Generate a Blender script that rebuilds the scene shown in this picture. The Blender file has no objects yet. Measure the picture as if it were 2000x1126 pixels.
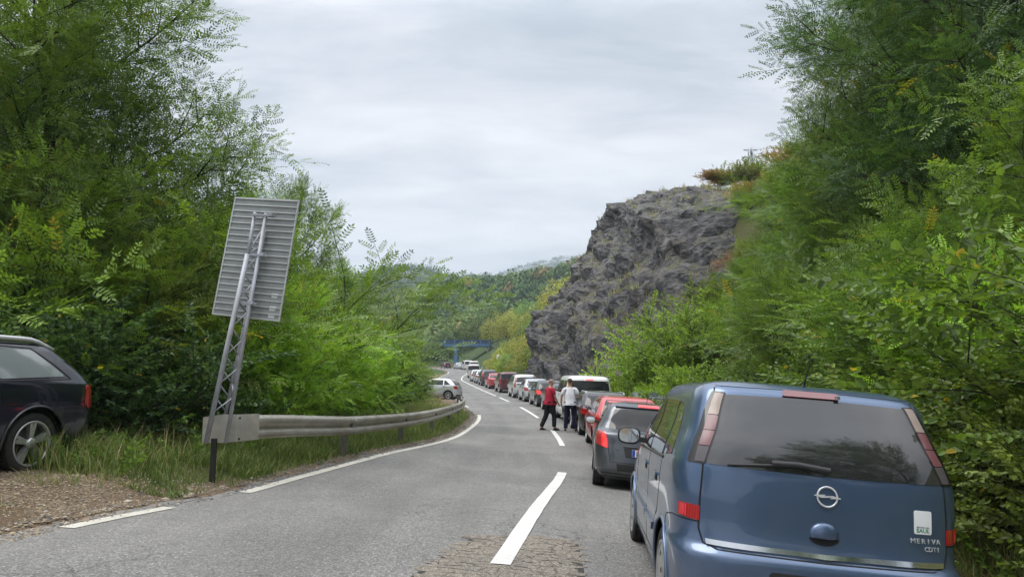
import bpy, bmesh, math, random
import numpy as np
from mathutils import Vector, Matrix, noise
R = math.radians
rng = np.random.default_rng(7)
random.seed(7)
sc = bpy.context.scene
COL = sc.collection

# ------------------------------------------------------------------ camera
cam_d = bpy.data.cameras.new('camera')
cam = bpy.data.objects.new('camera', cam_d)
COL.objects.link(cam)
cam_d.sensor_width = 36
cam_d.lens = 25.2
cam_d.clip_end = 9000
cam_d.clip_start = 0.05
cam.location = (0, 0, 1.65)
cam.rotation_euler = (R(90 + 7.2), 0, 0)
sc.camera = cam

# ------------------------------------------------------------------ world, sun, exposure
SUN_EL, SUN_AZ = 70, 266          # azimuth clockwise from +Y: brightest cloud high on the left
world = bpy.data.worlds.new('World')
sc.world = world
world.use_nodes = True
nt = world.node_tree
nt.nodes.clear()
def N(t, typ, **kw):
    n = t.nodes.new(typ)
    for k, v in kw.items():
        setattr(n, k, v)
    return n
def mth(t, op, a, b=None, clamp=False):
    n = N(t, 'ShaderNodeMath', operation=op, use_clamp=clamp)
    for i, v in enumerate((a, b)):
        if v is None: continue
        if hasattr(v, 'links') or hasattr(v, 'is_linked'): t.links.new(v, n.inputs[i])
        else: n.inputs[i].default_value = v
    return n.outputs[0]
def mixc(t, fac, a, b, blend='MIX'):
    n = N(t, 'ShaderNodeMix', data_type='RGBA', blend_type=blend)
    for i, v in ((0, fac), (6, a), (7, b)):
        if hasattr(v, 'is_linked'): t.links.new(v, n.inputs[i])
        elif isinstance(v, tuple): n.inputs[i].default_value = (*v[:3], 1)
        else: n.inputs[i].default_value = v
    return n.outputs[2]
def ramp(t, fac, stops, interp='LINEAR'):
    n = N(t, 'ShaderNodeValToRGB')
    n.color_ramp.interpolation = interp
    els = n.color_ramp.elements
    while len(els) < len(stops): els.new(0.5)
    for e, (p, c) in zip(els, stops):
        e.position = p
        e.color = (*c[:3], 1) if isinstance(c, tuple) else (c, c, c, 1)
    t.links.new(fac, n.inputs[0])
    return n.outputs[0]
def noi(t, vec, scale, detail=4, rough=0.55, dist=0.0, lac=2.0):
    n = N(t, 'ShaderNodeTexNoise')
    n.inputs['Scale'].default_value = scale
    n.inputs['Detail'].default_value = detail
    n.inputs['Roughness'].default_value = rough
    n.inputs['Lacunarity'].default_value = lac
    n.inputs['Distortion'].default_value = dist
    if vec is not None: t.links.new(vec, n.inputs['Vector'])
    return n.outputs[0]
sky = N(nt, 'ShaderNodeTexSky', sky_type='NISHITA')
sky.sun_disc = False
sky.sun_elevation = R(SUN_EL)
sky.sun_rotation = R(SUN_AZ)
sky.dust_density = 3
tc = N(nt, 'ShaderNodeTexCoord')
sep = N(nt, 'ShaderNodeSeparateXYZ')
nt.links.new(tc.outputs['Generated'], sep.inputs[0])
zz = mth(nt, 'MAXIMUM', sep.outputs[2], 0.0)
den = mth(nt, 'ADD', zz, 0.16)
px_ = mth(nt, 'DIVIDE', sep.outputs[0], den)
py_ = mth(nt, 'DIVIDE', sep.outputs[1], den)
cmb = N(nt, 'ShaderNodeCombineXYZ')
nt.links.new(px_, cmb.inputs[0]); nt.links.new(mth(nt, 'MULTIPLY', py_, 1.0), cmb.inputs[1])
mp = N(nt, 'ShaderNodeMapping')
mp.inputs['Rotation'].default_value = (0, 0, R(-28))
mp.inputs['Scale'].default_value = (0.75, 1.7, 1)
nt.links.new(cmb.outputs[0], mp.inputs[0])
n1 = noi(nt, mp.outputs[0], 0.75, 7, 0.56, 0.35)
n2 = noi(nt, mp.outputs[0], 2.6, 6, 0.6, 0.6)
cl = mth(nt, 'ADD', mth(nt, 'MULTIPLY', n1, 0.64), mth(nt, 'MULTIPLY', n2, 0.36))
ccol = ramp(nt, cl, [(0.36, (0.46, 0.51, 0.565)), (0.44, (0.59, 0.625, 0.675)), (0.50, (0.72, 0.735, 0.775)),
                     (0.56, (0.83, 0.84, 0.87)), (0.64, (0.96, 0.96, 0.98))])
hz = ramp(nt, sep.outputs[2], [(0.0, 1.0), (0.10, 0.75), (0.32, 0.0)])
ccol = mixc(nt, mth(nt, 'MULTIPLY', hz, 0.55), ccol, (0.74, 0.82, 0.885))
zen = ramp(nt, sep.outputs[2], [(0.35, 1.0), (1.0, 1.0)])
mul = mth(nt, 'ADD', mth(nt, 'MULTIPLY', mth(nt, 'MAXIMUM', mth(nt, 'SUBTRACT', sep.outputs[2], 0.45), 0.0), 4.6), 1.0)
sc10 = N(nt, 'ShaderNodeVectorMath', operation='SCALE')
nt.links.new(ccol, sc10.inputs[0])
nt.links.new(mth(nt, 'MULTIPLY', mul, 5.05), sc10.inputs['Scale'])
skyc = mixc(nt, 0.93, sky.outputs[0], sc10.outputs[0])
bg = N(nt, 'ShaderNodeBackground')
bg.inputs['Strength'].default_value = 0.1
nt.links.new(skyc, bg.inputs['Color'])
wo = N(nt, 'ShaderNodeOutputWorld')
nt.links.new(bg.outputs[0], wo.inputs[0])

sun_d = bpy.data.lights.new('sun', 'SUN')
sun_d.energy = 1.0
sun_d.angle = R(36)
sun_d.color = (1.0, 0.96, 0.90)
sun = bpy.data.objects.new('sun', sun_d)
COL.objects.link(sun)
el, az = R(SUN_EL), R(SUN_AZ)
sdir = Vector((math.sin(az) * math.cos(el), math.cos(az) * math.cos(el), math.sin(el)))
sun.rotation_euler = sdir.to_track_quat('Z', 'Y').to_euler()
vs = sc.view_settings
vs.view_transform = 'Standard'
try: vs.look = 'None'
except Exception: pass
vs.exposure = 1.2
vs.gamma = 1.0
vs.use_curve_mapping = False
cy = sc.cycles
cy.use_denoising = True
try:
    cy.denoiser = 'OPENIMAGEDENOISE'
    cy.denoising_input_passes = 'RGB_ALBEDO_NORMAL'
    cy.denoising_prefilter = 'ACCURATE'
except Exception: pass
cy.max_bounces = 7
cy.diffuse_bounces = 4
cy.glossy_bounces = 3
cy.transmission_bounces = 3
cy.volume_bounces = 0
cy.transparent_max_bounces = 6
cy.caustics_reflective = False
cy.caustics_refractive = False
cy.use_adaptive_sampling = False
cy.blur_glossy = 0.5

# ------------------------------------------------------------------ object helpers
def link(o, parent=None):
    COL.objects.link(o)
    if parent is not None: o.parent = parent
    return o
def tag(o, label=None, cat=None, group=None, kind=None):
    if label: o['label'] = label
    if cat: o['category'] = cat
    if group: o['group'] = group
    if kind: o['kind'] = kind
    return o
def empty(name, loc=(0, 0, 0), rot=(0, 0, 0), label=None, cat=None, group=None, kind=None):
    o = bpy.data.objects.new(name, None)
    o.empty_display_size = 0.2
    o.location = loc; o.rotation_euler = rot
    link(o)
    return tag(o, label, cat, group, kind)
def from_bm(name, bm, m, parent=None, smooth=False):
    me = bpy.data.meshes.new(name)
    bm.to_mesh(me); bm.free()
    if smooth: me.polygons.foreach_set('use_smooth', [True] * len(me.polygons))
    me.materials.append(m)
    return link(bpy.data.objects.new(name, me), parent)
def quads_mesh(name, V, m, attr=None, smooth=False):
    """V: (n,4,3) array of separate quads -> mesh"""
    n = len(V)
    me = bpy.data.meshes.new(name)
    me.vertices.add(n * 4); me.loops.add(n * 4); me.polygons.add(n)
    me.vertices.foreach_set('co', np.ascontiguousarray(V, dtype=np.float32).ravel())
    me.loops.foreach_set('vertex_index', np.arange(n * 4, dtype=np.int32))
    me.polygons.foreach_set('loop_start', np.arange(0, n * 4, 4, dtype=np.int32))
    me.polygons.foreach_set('loop_total', np.full(n, 4, dtype=np.int32))
    if attr is not None:
        a = me.attributes.new('v', 'FLOAT', 'FACE')
        a.data.foreach_set('value', np.ascontiguousarray(attr, dtype=np.float32))
    me.update(calc_edges=True)
    me.materials.append(m)
    return me
def grid_mesh(name, P, m, smooth=True, attr=None):
    """P: (a,b,3) grid"""
    a, b = P.shape[:2]
    idx = np.arange(a * b).reshape(a, b)
    F = np.stack([idx[:-1, :-1], idx[:-1, 1:], idx[1:, 1:], idx[1:, :-1]], -1).reshape(-1, 4)
    n = len(F)
    me = bpy.data.meshes.new(name)
    me.vertices.add(a * b); me.loops.add(n * 4); me.polygons.add(n)
    me.vertices.foreach_set('co', np.ascontiguousarray(P, dtype=np.float32).ravel())
    me.loops.foreach_set('vertex_index', F.astype(np.int32).ravel())
    me.polygons.foreach_set('loop_start', np.arange(0, n * 4, 4, dtype=np.int32))
    me.polygons.foreach_set('loop_total', np.full(n, 4, dtype=np.int32))
    me.polygons.foreach_set('use_smooth', np.full(n, smooth))
    if attr is not None:
        for k, v in attr.items():
            at = me.attributes.new(k, 'FLOAT', 'POINT')
            at.data.foreach_set('value', np.ascontiguousarray(v, dtype=np.float32).ravel())
    me.update(calc_edges=True)
    me.materials.append(m)
    return me
def add_box(bm, c, s, rot=None):
    r = bmesh.ops.create_cube(bm, size=1)
    M = Matrix.Translation(c) @ (rot.to_4x4() if rot is not None else Matrix.Identity(4)) @ Matrix.Diagonal((*s, 1))
    bmesh.ops.transform(bm, matrix=M, verts=r['verts'])
    return r['verts']
def frame_of(d):
    d = Vector(d).normalized()
    u = Vector((0, 0, 1)) if abs(d.z) < 0.95 else Vector((1, 0, 0))
    a = d.cross(u).normalized()
    return a, d.cross(a).normalized()
def add_tube(bm, pts, rad, seg=8, cap=True):
    pts = [Vector(p) for p in pts]
    if not hasattr(rad, '__len__'): rad = [rad] * len(pts)
    rings = []
    a = b = None
    for i, p in enumerate(pts):
        d = (pts[min(i + 1, len(pts) - 1)] - pts[max(i - 1, 0)])
        if a is None: a, b = frame_of(d)
        else:
            d = d.normalized(); a = (a - d * a.dot(d)).normalized(); b = d.cross(a)
        rings.append([bm.verts.new(p + (a * math.cos(2 * math.pi * k / seg) + b * math.sin(2 * math.pi * k / seg)) * rad[i]) for k in range(seg)])
    for r0, r1 in zip(rings[:-1], rings[1:]):
        for k in range(seg):
            f = bm.faces.new((r0[k], r0[(k + 1) % seg], r1[(k + 1) % seg], r1[k])); f.smooth = True
    if cap:
        bm.faces.new(rings[0][::-1]); bm.faces.new(rings[-1])
def add_lathe(bm, prof, seg=32, M=None, close=False):
    """prof: list of (r, x); axis = local X"""
    rings = []
    for r, x in prof:
        rings.append([bm.verts.new((M @ Vector((x, r * math.cos(2 * math.pi * k / seg), r * math.sin(2 * math.pi * k / seg)))) if M else Vector((x, r * math.cos(2 * math.pi * k / seg), r * math.sin(2 * math.pi * k / seg)))) for k in range(seg)])
    for r0, r1 in zip(rings[:-1], rings[1:]):
        for k in range(seg):
            f = bm.faces.new((r0[k], r0[(k + 1) % seg], r1[(k + 1) % seg], r1[k])); f.smooth = True
    if close:
        bm.faces.new(rings[0][::-1]); bm.faces.new(rings[-1])
def add_prism(bm, pts, axis_off, M=None):
    """polygon pts (list of Vector) extruded by vector axis_off"""
    lo = [bm.verts.new(M @ Vector(p) if M else Vector(p)) for p in pts]
    off = (M.to_3x3() @ Vector(axis_off)) if M else Vector(axis_off)
    hi = [bm.verts.new(v.co + off) for v in lo]
    bm.faces.new(lo); bm.faces.new(hi[::-1])
    n = len(lo)
    for i in range(n):
        bm.faces.new((lo[i], hi[i], hi[(i + 1) % n], lo[(i + 1) % n]))
def dup(root, loc=None, rot=None, scale=None, color=None, label=None, group=None, cat=None, skip=()):
    r = root.copy(); link(r)
    if loc is not None: r.location = loc
    if rot is not None: r.rotation_euler = rot
    if scale is not None: r.scale = scale if hasattr(scale, '__len__') else (scale,) * 3
    if label: r['label'] = label
    if group: r['group'] = group
    if cat: r['category'] = cat
    if color: r.color = (*color, 1)
    for ch in root.children:
        if ch.name.split('.')[0] in skip: continue
        c = ch.copy(); link(c); c.parent = r
        if color: c.color = (*color, 1)
        for g in ch.children:
            d = g.copy(); link(d); d.parent = c
            if color: d.color = (*color, 1)
    return r
def setcol(root, color):
    root.color = (*color, 1)
    for c in root.children_recursive: c.color = (*color, 1)

# ------------------------------------------------------------------ materials
def newmat(name):
    m = bpy.data.materials.new(name); m.use_nodes = True
    t = m.node_tree
    b = t.nodes['Principled BSDF']
    return m, t, b
def objco(t): return N(t, 'ShaderNodeTexCoord').outputs['Object']
def bump(t, b, h, dist=0.01, strength=1.0):
    n = N(t, 'ShaderNodeBump')
    n.inputs['Distance'].default_value = dist
    n.inputs['Strength'].default_value = strength
    t.links.new(h, n.inputs['Height'])
    t.links.new(n.outputs[0], b.inputs['Normal'])
def simple(name, c, rough=0.5, metal=0.0, var=0.12, scale=30, spec=0.5, coat=0.0, bmp=0.0):
    m, t, b = newmat(name)
    n = noi(t, objco(t), scale, 5, 0.6)
    lo = tuple(x * (1 - var) for x in c); hi = tuple(min(1, x * (1 + var)) for x in c)
    t.links.new(ramp(t, n, [(0.3, lo), (0.7, hi)]), b.inputs['Base Color'])
    b.inputs['Roughness'].default_value = rough
    b.inputs['Metallic'].default_value = metal
    b.inputs['Specular IOR Level'].default_value = spec
    b.inputs['Coat Weight'].default_value = coat
    if bmp: bump(t, b, n, bmp)
    return m
def paint(name, metal=0.55, rough=0.30, dust=1.0):
    m, t, b = newmat(name)
    oi = N(t, 'ShaderNodeObjectInfo')
    geo = N(t, 'ShaderNodeNewGeometry')
    # thin road dust, thicker where dirt splashes up along the sills and bumper
    tcn = N(t, 'ShaderNodeTexCoord'); s = N(t, 'ShaderNodeSeparateXYZ')
    t.links.new(tcn.outputs['Object'], s.inputs[0])
    low = ramp(t, s.outputs[2], [(0.15, 0.65), (0.55, 0.16), (1.0, 0.06)])
    dn = noi(t, tcn.outputs['Object'], 5, 6, 0.65)
    d = mth(t, 'MULTIPLY', mth(t, 'MULTIPLY', low, dust), ramp(t, dn, [(0.35, 0.25), (0.7, 1.0)]))
    flake = noi(t, tcn.outputs['Object'], 900, 1, 0.5)
    base = mixc(t, mth(t, 'MULTIPLY', flake, 0.25), oi.outputs['Color'], (0.6, 0.6, 0.6), 'SOFT_LIGHT')
    t.links.new(mixc(t, d, base, (0.20, 0.18, 0.155)), b.inputs['Base Color'])
    t.links.new(mth(t, 'MULTIPLY', mth(t, 'SUBTRACT', 1.0, d), metal), b.inputs['Metallic'])
    t.links.new(mth(t, 'ADD', mth(t, 'MULTIPLY', d, 0.4), rough), b.inputs['Roughness'])
    b.inputs['Coat Weight'].default_value = 0.9
    t.links.new(mth(t, 'ADD', mth(t, 'MULTIPLY', d, 0.30), 0.03), b.inputs['Coat Roughness'])
    # orange peel
    bump(t, b, noi(t, tcn.outputs['Object'], 60, 2, 0.5), 0.0003)
    return m
def glassy(name, c, ior=1.5, rough=0.03, dirt=0.10):
    m, t, b = newmat(name)
    n = noi(t, objco(t), 3.5, 6, 0.65)
    t.links.new(mixc(t, mth(t, 'MULTIPLY', ramp(t, n, [(0.35, 0.0), (0.75, 1.0)]), dirt), c, (0.22, 0.2, 0.18)), b.inputs['Base Color'])
    b.inputs['Roughness'].default_value = rough
    b.inputs['IOR'].default_value = ior
    return m
def lampmat(name, c, emit=0.0):
    m, t, b = newmat(name)
    w = N(t, 'ShaderNodeTexWave', wave_type='BANDS', bands_direction='X')
    w.inputs['Scale'].default_value = 22
    t.links.new(objco(t), w.inputs[0])
    t.links.new(mixc(t, ramp(t, w.outputs[0], [(0.2, 0.0), (0.8, 0.5)]), c, tuple(x * 0.35 for x in c)), b.inputs['Base Color'])
    b.inputs['Roughness'].default_value = 0.12
    b.inputs['Coat Weight'].default_value = 1.0
    if emit:
        b.inputs['Emission Color'].default_value = (*c, 1)
        b.inputs['Emission Strength'].default_value = emit
    return m
M = {}
M['paint'] = paint('car_paint')
M['paint_clean'] = paint('car_paint_clean', 0.0, 0.15, .12)
M['paint_solid'] = paint('car_paint_solid', 0.0, 0.4)
M['glass'] = glassy('dark_car_glass', (0.012, 0.014, 0.015), 1.45)
M['film'] = glassy('tinted_rear_glass', (0.016, 0.017, 0.018), 1.75, 0.02, 0.08)
M['sky_tint_glass'] = glassy('side_glass_sky_tint', (0.20, 0.235, 0.23), 2.3, 0.05, 0.15)  # pale base colour stands in for sky reflected in the glass
M['black'] = simple('black_plastic', (0.018, 0.018, 0.019), 0.45, 0, 0.2, 40)
M['blackglass'] = glassy('gloss_black', (0.01, 0.01, 0.011), 1.5, 0.05, 0.05)
M['seam'] = simple('panel_gap', (0.006, 0.006, 0.007), 0.8)
M['rubber'] = simple('tyre_rubber', (0.028, 0.027, 0.026), 0.85, 0, 0.3, 25, 0.3, 0, 0.002)
M['rim'] = simple('alloy_rim', (0.52, 0.53, 0.54), 0.33, 0.75, 0.15, 20)
M['hub'] = simple('brake_iron', (0.03, 0.028, 0.026), 0.7, 0.3)
M['chrome'] = simple('chrome', (0.75, 0.76, 0.78), 0.12, 1.0, 0.03)
M['red_on'] = lampmat('brake_lamp_lit', (0.90, 0.03, 0.03), 0.45)
M['red'] = lampmat('red_lamp', (0.42, 0.012, 0.015), 0.0)
M['darkred'] = lampmat('unlit_brake_lamp', (0.16, 0.008, 0.014), 0.0)
M['redbright'] = lampmat('red_reflector', (0.62, 0.015, 0.03), 0.05)  # faint glow added to the reflector, which is no lamp
M['redpale'] = lampmat('pale_red_lamp', (0.50, 0.045, 0.05), 0.0)
M['dullred'] = glassy('faded_red_lens', (0.15, 0.05, 0.06), 1.5, 0.15, 0.2)
M['dullamber'] = glassy('faded_amber_lens', (0.27, 0.21, 0.175), 1.5, 0.15, 0.2)
M['clear'] = lampmat('clear_lamp', (0.50, 0.50, 0.50), 0.0)
M['smoke'] = glassy('smoked_lamp', (0.07, 0.06, 0.065), 1.5, 0.12, 0.2)
M['amber'] = lampmat('amber_lamp', (0.50, 0.25, 0.13), 0.0)
M['plate'] = simple('plate_white', (0.75, 0.76, 0.76), 0.4, 0, 0.04)
M['plateblue'] = simple('plate_blue', (0.02, 0.06, 0.35), 0.4)
M['ink'] = simple('black_ink', (0.012, 0.012, 0.014), 0.6)
M['mirror'] = simple('mirror_glass', (0.7, 0.74, 0.78), 0.03, 1.0, 0.01)
M['badge'] = simple('satin_badge', (0.66, 0.67, 0.68), 0.35, 0.45, 0.03)
M['white'] = simple('white_vinyl', (0.78, 0.8, 0.8), 0.4, 0, 0.03)
M['green'] = simple('green_ink', (0.03, 0.25, 0.10), 0.5)
# ------------------------------------------------------------------ road and terrain functions
def pchip(xs, ys):
    xs = np.asarray(xs, float); ys = np.asarray(ys, float)
    h = np.diff(xs); d = np.diff(ys) / h
    m = np.zeros_like(ys)
    for i in range(1, len(xs) - 1):
        if d[i - 1] * d[i] > 0:
            w1 = 2 * h[i] + h[i - 1]; w2 = h[i] + 2 * h[i - 1]
            m[i] = (w1 + w2) / (w1 / d[i - 1] + w2 / d[i])
    m[0] = d[0]; m[-1] = d[-1]
    def f(x):
        x = np.clip(np.asarray(x, float), xs[0], xs[-1])
        i = np.clip(np.searchsorted(xs, x, side='right') - 1, 0, len(xs) - 2)
        t = (x - xs[i]) / h[i]
        t2, t3 = t * t, t ** 3
        return (2 * t3 - 3 * t2 + 1) * ys[i] + (t3 - 2 * t2 + t) * h[i] * m[i] + (-2 * t3 + 3 * t2) * ys[i + 1] + (t3 - t2) * h[i] * m[i + 1]
    return f
def spline(xs, ys):      # natural smooth spline by catmull-rom
    xs = np.asarray(xs, float); ys = np.asarray(ys, float)
    m = np.gradient(ys, xs)
    h = np.diff(xs)
    def f(x):
        x = np.clip(np.asarray(x, float), xs[0], xs[-1])
        i = np.clip(np.searchsorted(xs, x, side='right') - 1, 0, len(xs) - 2)
        t = (x - xs[i]) / h[i]; t2, t3 = t * t, t ** 3
        return (2 * t3 - 3 * t2 + 1) * ys[i] + (t3 - 2 * t2 + t) * h[i] * m[i] + (-2 * t3 + 3 * t2) * ys[i + 1] + (t3 - t2) * h[i] * m[i + 1]
    return f
cx = spline([-60, -25, -6, 0, 6.3, 8.7, 14.2, 20, 25.6, 32.4, 40.2, 46.3, 52.8, 60, 70, 82, 95, 110, 125, 140, 155, 170, 190, 215, 260],
            [-12, -4.6, -1.75, -.95, -.07, .26, .98, 1.38, 1.4, 1.14, .48, -.2, -.95, -1.85, -3.3, -5.0, -6.6, -7.5, -7.8, -9.2, -12.5, -17.5, -27, -44, -90])
elev = spline([-60, -20, 0, 5, 9, 14, 20, 25, 32, 40, 46, 53, 60, 70, 80, 100, 125, 150, 170, 200, 260],
              [.4, .22, .165, .15, .085, -.12, -.17, -.13, -.06, .1, .22, .34, .48, .78, 1.1, 1.68, 2.6, 3.6, 4.2, 5.0, 6.2])
bank = pchip([-60, 9, 14, 20, 32, 42, 300], [-.085, -.085, -.085, -.055, -.03, 0, 0])
bankl = pchip([-60, 9, 14, 20, 300], [.74, .80, 1.15, 1.15, 1.0])
def tilt(t, y): return bank(y) * np.where(np.asarray(t) < 0, bankl(y), 1.0) * np.clip(t, -7, 4.5)
def tof(x, y):
    d = (cx(y + .5) - cx(y - .5))
    return (x - cx(y)) / np.sqrt(1 + d * d)
def zroad(x, y):
    t = tof(x, y)
    return elev(y) + tilt(t, y)
def xz_at(t, y):          # world point on the road surface at lateral offset t
    d = float(cx(y + .5) - cx(y - .5)); s = math.sqrt(1 + d * d)
    x = float(cx(y)) + t * s
    return x, float(zroad(x, y))
leftline = pchip([-10, 6.4, 7.4, 8.7, 10.5, 13.7, 16.8, 21.9, 32.3, 45, 60, 300], [-3.75, -3.72, -3.55, -3.38, -3.42, -3.42, -3.28, -2.95, -2.6, -3.1, -3.3, -3.3])
def sst(a, b, x):
    t = np.clip((x - a) / (b - a), 0, 1); return t * t * (3 - 2 * t)
def vnoise(x, y, s, seed=0):
    """cheap smooth pseudo noise, vectorised"""
    o = np.zeros_like(np.asarray(x, float)); a = 1
    rr = np.random.default_rng(seed)
    for k in range(4):
        for _ in range(2):
            an = rr.uniform(0, 6.28); ph = rr.uniform(0, 6.28); f = s * (2 ** k) * rr.uniform(.8, 1.25)
            o = o + a * np.sin((x * math.cos(an) + y * math.sin(an)) * f + ph + 1.3 * np.sin((x * math.sin(an) - y * math.cos(an)) * f * .7 + ph * 2))
        a *= .5
    return o / 3.75
prof_a = pchip([0, .8, 2, 4, 8, 14, 25, 45, 80, 160], [0, .35, 1.2, 3.2, 6.2, 9.5, 14, 21, 30, 42])
prof_c = pchip([0, 2.5, 5, 7, 9, 12, 16, 30, 60, 160], [0, .7, 2.0, 4.5, 8, 13.5, 16.6, 19.5, 27, 42])
prof_f = pchip([0, 1, 3, 6, 12, 20, 40, 80, 160], [0, .6, 2.2, 4.2, 8, 12, 20, 30, 42])
# skyline of the wooded hill, the next ridge and the farthest ridge: (x/y direction, height)
def ridge(us, zs): return pchip(us, zs)
hillA = ridge([-1.2, -.3, -.16, -.12, -.07, 0, .05, .095, .14, .3, 1.2], [16, 24, 33, 38, 40.5, 42.5, 46, 49, 53, 57, 57])      # at y=330
hillB = ridge([-1.2, -.25, -.15, -.11, -.09, -.045, 0, .05, .1, .3, 1.2], [80, 97, 112, 109, 104, 104, 102, 96, 90, 90, 90])  # at y=760
hillC = ridge([-1.2, -.2, -.1, -.05, -.015, .035, .07, .1, .14, .3, 1.2], [120, 160, 185, 196, 214, 236, 248, 250, 246, 230, 200])   # at y=1500
def zground(x, y):
    x = np.asarray(x, float); y = np.asarray(y, float)
    t = tof(x, y)
    base = elev(y) + tilt(t, y)
    wc = sst(36, 48, y) * (1 - sst(68, 82, y))
    wf = sst(70, 90, y)
    r = np.maximum(0, t - 4.1)
    rise = prof_a(r) * (1 - wc) * (1 - wf) + prof_c(r) * wc * (1 - wf) + prof_f(r) * wf
    rise = rise * (1 - sst(150, 260, y) * .6)
    l = np.maximum(0, -t + leftline(y) * 1.0 - .35)
    lv = .17 * sst(.1, 1.0, l) * (1 - sst(30, 38, y)) - .10 * np.maximum(0, l - 6) * (1 - sst(60, 100, y)) - .05 * np.clip(l - 8, 0, 40)
    lv = np.maximum(lv, -3.0)
    near = base + rise + lv
    wob = vnoise(x, y, .9, 3) * .05 * sst(.2, 1.5, l + r) + vnoise(x, y, .25, 5) * .5 * sst(2, 10, r)
    near = near + wob
    u = x / np.maximum(y, 1.0)
    yy = np.sqrt(x * x + y * y) * np.where(y > 0, 1, 1)
    dist = np.where(y > 20, y * np.sqrt(1 + np.minimum(u * u, .5)), 0)
    A = hillA(u) * sst(185, 330, dist) * (1 - .55 * sst(345, 460, dist))
    B = hillB(u) * sst(480, 760, dist) * (1 - .5 * sst(780, 980, dist))
    Cc = hillC(u) * sst(1000, 1500, dist)
    far = np.maximum(np.maximum(A, B), Cc) + vnoise(x, y, .02, 8) * 3 * sst(260, 500, dist)
    w = sst(185, 300, dist)
    out = near * (1 - w) + np.maximum(far, near * .0 + far) * w
    under = (t > -4.6 - 0 * t) & (t < 4.0)
    inroad = (t > leftline(y) - .3) & (t < 3.9) & (y < 255)
    return np.where(inroad, base - .045, out)
def gz(x, y): return float(zground(np.array([float(x)]), np.array([float(y)]))[0])

# ------------------------------------------------------------------ ground materials
def ground_mat():
    m, t, b = newmat('soil_and_grass')
    co = N(t, 'ShaderNodeNewGeometry').outputs['Position']
    at = N(t, 'ShaderNodeAttribute', attribute_name='soil')
    big = noi(t, co, 0.8, 5, 0.6)
    fine = noi(t, co, 14, 8, 0.7)
    vor = N(t, 'ShaderNodeTexVoronoi'); vor.inputs['Scale'].default_value = 38
    t.links.new(co, vor.inputs['Vector'])
    stone = ramp(t, N(t, 'ShaderNodeSeparateColor').outputs[0] if False else vor.outputs['Color'], [(0.1, (0.09, 0.07, 0.052)), (0.5, (0.20, 0.155, 0.105)), (0.9, (0.33, 0.27, 0.19))])
    soil = mixc(t, ramp(t, big, [(0.4, 0.1), (0.62, 0.9)]), stone, mixc(t, fine, (0.085, 0.055, 0.035), (0.20, 0.14, 0.085)))
    grs = mixc(t, fine, (0.05, 0.06, 0.022), (0.14, 0.14, 0.055))
    f = mth(t, 'ADD', at.outputs['Fac'], mth(t, 'MULTIPLY', mth(t, 'SUBTRACT', big, 0.5), 0.9))
    sy = N(t, 'ShaderNodeSeparateXYZ'); t.links.new(co, sy.inputs[0])
    mr = N(t, 'ShaderNodeMapRange'); mr.inputs['From Min'].default_value = 60; mr.inputs['From Max'].default_value = 120; t.links.new(sy.outputs[1], mr.inputs['Value'])
    grs = mixc(t, mr.outputs[0], grs, mixc(t, big, (0.035, 0.06, 0.025), (0.08, 0.11, 0.04)))
    t.links.new(mixc(t, ramp(t, f, [(0.42, 0.0), (0.58, 1.0)]), grs, soil), b.inputs['Base Color'])
    b.inputs['Roughness'].default_value = 0.95
    b.inputs['Specular IOR Level'].default_value = 0.2
    bump(t, b, mth(t, 'ADD', fine, vor.outputs['Distance']), 0.03)
    return m
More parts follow.
